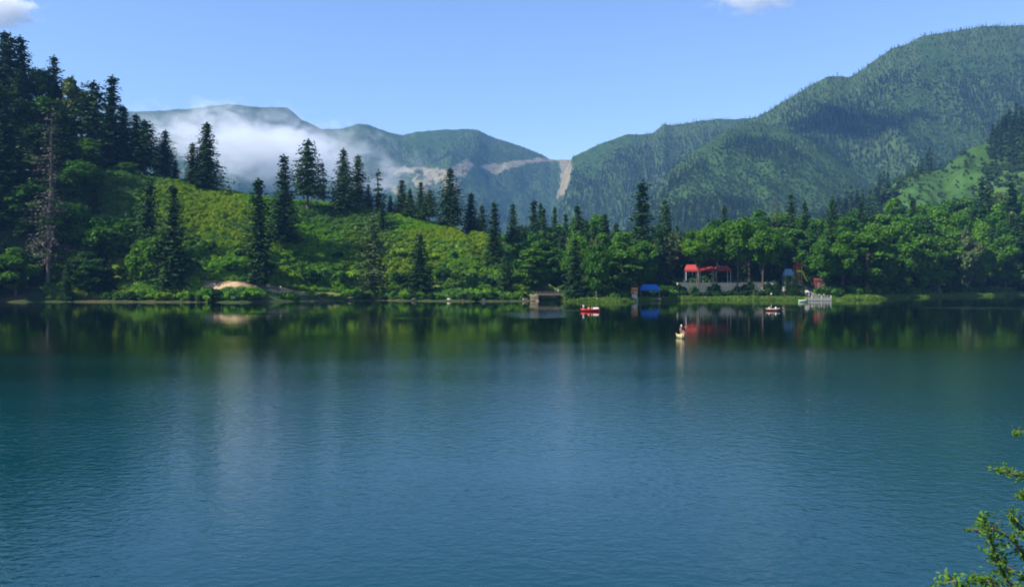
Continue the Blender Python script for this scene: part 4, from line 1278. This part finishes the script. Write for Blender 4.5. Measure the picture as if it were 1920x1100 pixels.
for px, d, sx_, sz, m, lab in [
        (502, 13, 1.3, .9, 'pale_stone', 'pale boulder on the path just right of the slim dark spruce'), (526, 13, .9, .8, 'pale_stone', 'smaller pale boulder on the path beside the bigger pale one'),
        (414, 3, 1.0, .6, 'pale_stone', 'low pale rock at the waterline below the dirt path'), (646, 8, 1.1, .5, 'pale_stone', 'flat pale rock left of the pale-trunked spruce'),
        (712, 9, 1.0, .6, 'pale_stone', 'pale rock right of the pale-trunked spruce'), (778, 1.5, 1.5, .5, 'pale_stone', 'long pale rock at the waterline under the ragged spruce'),
        (843, 2, 1.2, .6, 'pale_stone', 'pale rock in the waterline row, nearest the ragged spruce'), (872, 2, 1.4, .6, 'stone', 'tan rock in the waterline row, left of the brightest one'), (905, 2, 1.2, .8, 'pale_stone', 'brightest rock in the waterline row under the hill'),
        (930, 2.5, 1.3, .7, 'stone', 'tan rock in the waterline row, nearest the footbridge'), (985, 1, 1.6, 1.0, 'stone', 'rounded tan boulder leaning on the abutment by the hill'), (1090, 2, 1.6, 1.0, 'stone', 'rounded tan boulder beyond the abutment by the wood'),
        (1119, 2, 1.0, .7, 'pale_stone', 'grey-white rock just behind the red boat'), (262, 3, .9, .6, 'pale_stone', 'small pale rock at the foot of the bright round tree'), (1458, 9, 1.6, 1.3, 'pale_stone', 'pale boulder at the lower left of the playground mound'),
        (1472, 14, 2.2, 1.6, 'pale_stone', 'large pale boulder under the steel-blue canopy'), (1486, 10, 1.5, 1.3, 'pale_stone', 'pale boulder between the small dark conifers'), (1512, 12, 2.2, 1.3, 'pale_stone', 'pale boulder below the yellow slide'), (1523, 10, 1.5, 1.0, 'stone', 'tan boulder beside the dark red kiosk')]:
    k += 1
    stone('boulder', px, float(tab(px, SHORE)) + d, sx_ * .8, sx_ * .7, sz, M[m], lab, k)

# path on the bench above the water
def strip(name, px0, px1, d0, d1, m, lift=.07, seed=1):
    V, F = [], []
    P_ = np.arange(px0, px1 + .1, 3.0); nc = 5
    for i, px in enumerate(P_):
        Ys = float(tab(px, SHORE)); e = min(1, (px - px0) / 20 + .15, (px1 - px) / 20 + .15)
        a = d0 + .9 * float(fbm(px / 11, 0, 3, seed)); b_ = d1 + 1.2 * float(fbm(px / 9, 5, 3, seed))
        mid_ = (a + b_) / 2
        for j in range(nc):
            d = mid_ + (a + (b_ - a) * j / (nc - 1) - mid_) * e
            V.append(tuple(at(px, Ys + d) + Vector((0, 0, lift))))
    for i in range(len(P_) - 1):
        for j in range(nc - 1): F.append((i * nc + j, (i + 1) * nc + j, (i + 1) * nc + j + 1, i * nc + j + 1))
    return tag(link(name, mesh_np(name, V, F, [m], True)), kind='structure')
M['dirt'] = worn('trodden_dirt', (.36, .24, .14), .95, .35, .8, bump=.1)
strip('path', 384, 486, 10.5, 13.2, M['dirt'], seed=2)
strip('path', 500, 600, 8, 11, M['dirt'], seed=3)
strip('path', 636, 726, 4.5, 11.5, M['dirt'], seed=4)

# retaining wall under the terrace
V = MB(); C_ = MB()
P_ = np.arange(1270, 1459, 6.0)
o = empty('terrace_wall', at(1364, float(tab(1364, SHORE)) + 15, 0)); org = o.location.copy()
for i in range(len(P_) - 1):
    A = at(P_[i], float(tab(P_[i], SHORE)) + 14.8, 0) - org; B = at(P_[i + 1], float(tab(P_[i + 1], SHORE)) + 14.8, 0) - org
    c = (A + B) / 2; L_ = (B - A).length; rz = math.atan2(B.y - A.y, B.x - A.x)
    V.box((c.x, c.y, 4.1), (L_ + .02, .5, 5.4), rz); C_.box((c.x, c.y, 6.88), (L_ + .02, .8, .16), rz)
V.build('masonry', M['cream'], o); C_.build('coping', M['pale_stone'], o)
for px in range(1282, 1456, 12):
    q = at(px, float(tab(px, SHORE)) + 14.8, 0) - org; b = MB(); b.box((q.x, q.y, 7.4), (.12, .12, .9)); b.build('post', M['grey_wood'], o)
tag(o, 'sunlit cream retaining wall below the red canopies', 'wall')

def canopy(name, px, w, y0, y1, Y, m, postm, label, zg=None, depth=None):
    """open shelter: hipped cloth roof with a valance on four posts"""
    W = w / FPX * Y; dp = depth or W * .8; z0 = gz(px, Y) if zg is None else zg
    ze = CAMZ + (HOR - y1) / FPX * Y; zt = CAMZ + (HOR - y0) / FPX * Y
    o = empty(name, at(px, Y, z0), R(random.uniform(-6, 6)))
    e, t = ze - z0, zt - z0
    hx, hy = W / 2, dp / 2; v = (t - e) * .28
    b = MB(); V = [(-hx, -hy, e + v), (hx, -hy, e + v), (hx, hy, e + v), (-hx, hy, e + v), (-hx * .72, 0, t), (hx * .72, 0, t)]
    b.add(V, [(0, 1, 5, 4), (1, 2, 5), (2, 3, 4, 5), (3, 0, 4)])
    b.build('roof', m, o)
    b = MB()
    b.box((0, -hy, e + v / 2), (W, .05, v)); b.box((0, hy, e + v / 2), (W, .05, v)); b.box((-hx, 0, e + v / 2), (.05, dp, v)); b.box((hx, 0, e + v / 2), (.05, dp, v))
    b.build('valance', m, o)
    for sx_ in (-1, 1):
        for sy_ in (-1, 1):
            b = MB(); b.tube([(sx_ * (hx - .2), sy_ * (hy - .2), -.2), (sx_ * (hx - .2), sy_ * (hy - .2), e + v)], .09, 6); b.build('post', postm, o)
    return tag(o, label, 'canopy')
Yt = 346 + 21
canopy('canopy', 1296, 24, 496, 509, Yt - 4, M['pink_canvas'], M['white'], 'bright pinkish-red canopy, the one nearest the blue tent')
canopy('canopy', 1324, 32, 500, 508, Yt + 1, M['red_canvas'], M['white'], 'wide deep-red canopy between the two pinkish ones')
canopy('canopy', 1354, 28, 498, 508, Yt, M['pink_canvas'], M['white'], 'faded pink-red canopy, the one nearest the playground')
def table(px, Y, label, m='wood'):
    o = empty('picnic_table', at(px, Y), R(random.uniform(-20, 20)))
    b = MB(); b.box((0, 0, .76), (1.8, .75, .06)); b.build('table_top', M[m], o)
    for s in (-1, 1):
        b = MB(); b.box((0, s * .65, .45), (1.8, .28, .05)); b.build('bench', M[m], o)
        b = MB(); b.tube([(s * .7, -.7, 0), (s * .7, .2, .73)], .04, 4); b.tube([(s * .7, .7, 0), (s * .7, -.2, .73)], .04, 4); b.build('leg', M[m], o)
    return tag(o, label, 'table')
table(1297, Yt - 5, 'picnic table under the bright pinkish-red canopy'); table(1325, Yt - 1, 'picnic table under the wide deep-red canopy'); table(1354, Yt - 2, 'picnic table under the faded pink-red canopy')

Yb = float(tab(1218, SHORE)) + 9
canopy('tent', 1218, 36, 533, 545, Yb, M['blue_canvas'], M['grey_wood'], 'bright blue tarpaulin tent among the shore trees', depth=5)
def hut(name, px, w, y0, y1, Y, m, roofm, label, zg=None):
    W = w / FPX * Y; z0 = CAMZ + (HOR - y1) / FPX * Y; zt = CAMZ + (HOR - y0) / FPX * Y
    o = empty(name, at(px, Y, z0), R(random.uniform(-8, 8))); h = (zt - z0)
    e = h * .72; hx, hy = W / 2, W * .45
    b = MB(); b.box((0, 0, e / 2), (W, hy * 2, e)); b.box((0, 0, -1.6), (W * .92, hy * 1.8, 3.2)); b.build('wall', m, o)
    b = MB(); q = .25
    b.add([(-hx - q, -hy - q, e), (hx + q, -hy - q, e), (hx + q, hy + q, e), (-hx - q, hy + q, e), (-hx - q, 0, h), (hx + q, 0, h)], [(0, 1, 5, 4), (1, 2, 5), (2, 3, 4, 5), (3, 0, 4), (3, 2, 1, 0)]); b.build('roof', roofm, o)
    b = MB(); b.box((-W * .22, -hy - .02, e * .42), (W * .3, .06, e * .82)); b.build('door', M['wood'], o)
    b = MB(); b.box((W * .22, -hy - .02, e * .6), (W * .3, .06, e * .35)); wn = b.build('window', M['glass'], o)
    b = MB(); b.box((W * .22, -hy - .05, e * .6 - e * .19), (W * .34, .1, .06)); b.build('sill', M['white'], wn)
    return tag(o, label, 'hut')
Yo = float(tab(1189, SHORE)) + 5
hut('hut', 1189, 11, 534, 551, Yo, M['orange_wood'], M['dark_red'], 'small orange wooden hut beside the blue tent')
o = empty('landing_steps', at(1189, Yo - 2.2, 0))
for q in range(5):
    b = MB(); b.box((0, -1.2 - q * .45, 2.2 - q * .45), (1.9, .46, .5)); b.build('step', M['pale_stone'], o)
tag(o, 'pale stone steps from the orange hut down to the water', 'steps')
hut('kiosk', 1536, 18, 521, 540, float(tab(1536, SHORE)) + 15, M['dark_red'], M['dark_red'], 'dark red kiosk at the foot of the wood by the playground')
o = empty('jetty', at(1228, float(tab(1228, SHORE)) - 3, 0))
b = MB(); b.box((0, 0, .85), (4.2, 2.4, .12)); b.build('deck', M['grey_wood'], o)
for sx_ in (-1.8, 1.8):
    for sy_ in (-1, 1):
        b = MB(); b.tube([(sx_, sy_, -1.5), (sx_, sy_, .8)], .1, 6); b.build('post', M['wood'], o)
tag(o, 'small plank jetty at the water below the blue tent', 'jetty')
o = empty('garden_wall', at(1158, float(tab(1158, SHORE)) + 16, gz(1158, float(tab(1158, SHORE)) + 16)))
b = MB(); b.box((0, 0, .7), (6.5, .3, 2.2)); b.build('masonry', M['white'], o); b = MB(); b.box((0, 0, 1.85), (6.8, .45, .12)); b.build('coping', M['pale_stone'], o)
tag(o, 'low whitewashed wall glimpsed between trees left of the orange hut', 'wall')

# landing stage
Yd = float(tab(1534, SHORE)) - 7
o = empty('landing_stage', at(1534, Yd, 0))
b = MB()
for q in range(22): b.box((-4.5 + q * .43, 0, 1.05), (.40, 3.6, .09))
b.build('deck', M['grey_wood'], o)
for q in range(8):
    b = MB(); b.tube([(-4.3 + q * 1.23, -1.7, -1.2), (-4.3 + q * 1.23, -1.7, 2.15)], .10, 6); b.build('post', M['white'] if q % 3 == 1 else M['grey_wood'], o)
for z_ in (1.55, 2.1):
    b = MB(); b.box((0, -1.72, z_), (8.8, .07, .10)); b.build('rail', M['grey_wood'], o)
b = MB(); b.box((0, -1.8, .55), (9.0, .08, .75)); b.build('fascia', M['grey_wood'], o)
tag(o, 'grey wooden landing stage with railing right of the moored green boat', 'landing stage')
for px, dz, sh, lg, lab in ((1517, .3, 'shirt_white', 'cloth_dark', 'person in white shirt at the left end of the landing stage'), (1524, -.6, 'shirt_white', 'cloth_tan', 'person in white shirt and tan trousers on the landing stage'),
                            (1536, .5, 'shirt_grey', 'cloth_dark', 'person in grey shirt in the middle of the landing stage'), (1545, -.4, 'shirt_pink', 'cloth_dark', 'person in pink shirt near the right end of the landing stage')):
    person(at(px, Yd + dz, 1.10), R(random.uniform(-80, 80)), 'stand', sh, lg, lab)
for px, d, sh, lg, lab in ((1413, 7, 'shirt_grey', 'cloth_dark', 'person in grey shirt on the lawn under the terrace wall, leftmost one'), (1431, 8, 'shirt_blue', 'cloth_dark', 'person in blue shirt on the lawn beside the wall end'),
                           (1446, 6, 'shirt_white', 'cloth_dark', 'person in white shirt on the lawn left of the small conifers'), (1453, 6.5, 'shirt_grey', 'cloth_tan', 'person in grey shirt and tan trousers by the small conifers'),
                           (1471, 4.5, 'shirt_blue', 'cloth_dark', 'person in blue between the two leftmost small conifers'), (1336, 8, 'shirt_orange', 'cloth_dark', 'person in orange below the wide red canopy'),
                           (1332, 8.4, 'shirt_pink', 'cloth_tan', 'person in pink beside the person in orange')):
    Ys = float(tab(px, SHORE)); person(at(px, Ys + d), R(random.uniform(-90, 90)), 'stand', sh, lg, lab)
for px, d, t, w, lab in ((1459, 6, 526, 18, 'small black-green conifer at the shore, first below the playground'), (1477, 8, 514, 22, 'small black-green conifer at the shore, second below the playground'),
                         (1492, 6, 512, 24, 'largest small conifer at the shore, third below the playground'), (1506, 5, 532, 18, 'small black-green conifer beside the moored green boat'), (1484, 3, 540, 18, 'lowest small conifer, almost touching the lake by the playground')):
    plant_px('spruce_0', px, float(tab(px, SHORE)) + d, t, w, lab, *SP)

# play tower and slide
px = 1496; Yp = float(tab(px, SHORE)) + 20; z0 = gz(px, Yp)
zz = lambda y: CAMZ + (HOR - y) / FPX * Yp - z0
o = empty('play_tower', at(px, Yp, z0), R(12))
for sx_ in (-1, 1):
    for sy_ in (-1, 1):
        b = MB(); b.tube([(sx_ * 1.1, sy_ * 1.1, -.3), (sx_ * 1.1, sy_ * 1.1, zz(499))], .14, 6); b.build('post', M['orange_wood'], o)
b = MB(); b.box((0, 0, zz(511)), (2.5, 2.5, .15)); b.build('platform', M['wood'], o)
b = MB(); h0, h1 = zz(499), zz(489); b.add([(-1.7, -1.7, h0), (1.7, -1.7, h0), (1.7, 1.7, h0), (-1.7, 1.7, h0), (0, 0, h1)], [(0, 1, 4), (1, 2, 4), (2, 3, 4), (3, 0, 4), (3, 2, 1, 0)]); b.build('roof', M['red_canvas'], o)
for s in (-1, 1):
    b = MB(); b.box((0, s * 1.12, zz(508)), (2.1, .08, .9)); b.build('panel', M['yellow'] if s < 0 else M['steel_blue'], o)
b = MB(); top_ = zz(510); pts = []
for q in range(11):
    t = q / 10; pts.append((1.2 + 2.6 * t, -.6 - .5 * t, top_ + .25 - (top_ - .1) * (t * t * (3 - 2 * t))))
for j in range(10):
    A, B = Vector(pts[j]), Vector(pts[j + 1])
    for (dy0, dz0, dy1, dz1) in ((-.55, .45, -.45, 0), (-.45, 0, .45, 0), (.45, 0, .55, .45)):
        b.add([A + Vector((0, dy0, dz0)), A + Vector((0, dy1, dz1)), B + Vector((0, dy1, dz1)), B + Vector((0, dy0, dz0)), A + Vector((0, dy0, dz0 - .06)), A + Vector((0, dy1, dz1 - .06)), B + Vector((0, dy1, dz1 - .06)), B + Vector((0, dy0, dz0 - .06))], [(0, 1, 2, 3), (7, 6, 5, 4), (0, 3, 7, 4), (1, 5, 6, 2)])
b.build('slide', M['yellow'], o)
tag(o, 'play tower with red pointed roof and yellow slide on the pale mound', 'playground')
canopy('canopy', 1478, 18, 504, 517, Yp - 5, M['steel_blue'], M['grey_wood'], 'small steel-blue canopy left of the play tower')

# ------------------------------------------------------------------ leafy shrub on the near bank
def near_shrub():
    rng = np.random.default_rng(77)
    def pt(px, py, Y): return np.array(((px - 960) / FPX * Y, Y, CAMZ + (HOR - py) / FPX * Y))
    root = pt(2050, 1490, 9.0)
    lines = [([(1990, 1180), (1950, 1080), (1900, 1012), (1862, 990), (1822, 992)], 9.0), ([(1960, 1160), (1885, 1085), (1858, 1015), (1842, 964)], 8.8), ([(1990, 1100), (1940, 1010), (1908, 980), (1893, 962)], 9.3),
             ([(2000, 970), (1950, 905), (1905, 888), (1868, 880)], 9.6), ([(2010, 840), (1960, 818), (1900, 806)], 9.9), ([(1990, 965), (1945, 935), (1912, 926)], 9.2), ([(1900, 1200), (1850, 1132), (1792, 1088), (1757, 1094)], 8.6),
             ([(1920, 1200), (1885, 1120), (1855, 1088), (1830, 1084)], 8.9), ([(1980, 1190), (1935, 1095), (1885, 1058), (1868, 1040)], 9.1), ([(2000, 1120), (1960, 1040), (1925, 1000)], 9.0), ([(1975, 1210), (1925, 1130), (1900, 1090)], 8.7),
             ([(2010, 1060), (1965, 985), (1935, 960)], 9.4)]
    sh = empty('shrub', tuple(root)); br_ = MB(); C, Nn, S = [], [], []
    for pl, Y in lines:
        P = [root + np.array((0, 0, .2)), (root + pt(*pl[0], Y)) / 2 + rng.normal(size=3) * .08] + [pt(x, y, Y + rng.normal() * .12) for x, y in pl]
        br_.tube([tuple(p - root) for p in P], [.03 - .024 * i / (len(P) - 1) for i in range(len(P))], 5)
        for i in range(2, len(P)):
            A, B = P[i - 1], P[i]; L_ = np.linalg.norm(B - A); n = int(L_ / .035) if i > 2 else int(L_ / .09)
            for k in range(n):
                o = A + (B - A) * (k + rng.random()) / n
                last = i == len(P) - 1
                tl = rng.uniform(.04, .17) * (.55 if last else 1.0)
                dv = rng.normal(size=3) + (B - A) / L_ * .8; dv /= np.linalg.norm(dv); e = o + dv * tl
                br_.tube([tuple(o - root), tuple(e - root)], [.004, .002], 3, cap=False)
                for q in range(rng.integers(6, 11)):
                    C.append(o + (e - o) * rng.uniform(.3, 1.1) - root + rng.normal(size=3) * .026); Nn.append(rng.normal(size=3) * .7 + np.array((-.2, -.2, .8))); S.append(rng.uniform(.018, .032))
    C, Nn, S = map(np.array, (C, Nn, S))
    Nn = Nn / np.linalg.norm(Nn, axis=1, keepdims=True); t = rng.normal(size=(len(C), 3)); t -= (t * Nn).sum(1, keepdims=True) * Nn; t /= np.linalg.norm(t, axis=1, keepdims=True); w = np.cross(Nn, t); S = S[:, None]
    fold = Nn * S * .25
    V = np.stack([C - t * S, C - t * S * .3 + w * S * .5 + fold, C + t * S * .4 + w * S * .45 + fold, C + t * S * 1.15 - fold * .6, C + t * S * .4 - w * S * .45 + fold, C - t * S * .3 - w * S * .5 + fold], 1).reshape(-1, 3)
    b6 = np.arange(len(C))[:, None] * 6
    F = np.concatenate([b6 + np.array([[0, 1, 2, 3]]), b6 + np.array([[0, 3, 4, 5]])])
    br_.build('branches', M['bark'], sh); link('leaves', mesh_np('leaves', V, F, [M['near_leaf']]), sh)
    tag(sh, 'leafy shrub reaching into the picture from the near bank, lower right', 'shrub')
near_shrub()

# dark undergrowth on the floor of the shore wood
rng = np.random.default_rng(15)
n = 5600
px = rng.uniform(1050, 1990, n); d = rng.uniform(6, 60, n); d = np.where((px > 1570) & (d < 13), d + 12, d); Y = tab(px, SHORE) + d
keep = ~((px > 1262) & (px < 1470) & (d < 46)) & ~((px > 1455) & (px < 1535) & (d < 30)) & ~((px > 1170) & (px < 1245) & (d < 16))
px, Y = px[keep], Y[keep]; X = (px - 960) / FPX * Y
s = rng.uniform(.7, 1.5, len(px))
V, F, _ = crown_broad(320, 2.3, 1.6, zb=-.1, lobes=9, per=32, size=.3, flat=.8, lobe_r=.42)
V2, F2, _ = crown_broad(321, 2.3, 1.6, zb=-.1, lobes=9, per=32, size=.3, flat=.8, lobe_r=.42)
scatter('wood_undergrowth', np.stack([X, Y, ground_z(px, Y) - .1], -1), np.stack([s, s, s], -1), rng.integers(0, 2, len(px)), [(V, F, [M['broad_dark']], [0] * len(F)), (V2, F2, [M['broad']], [0] * len(F2))],
        'dark undergrowth between the trunks of the far-shore wood', 'undergrowth')
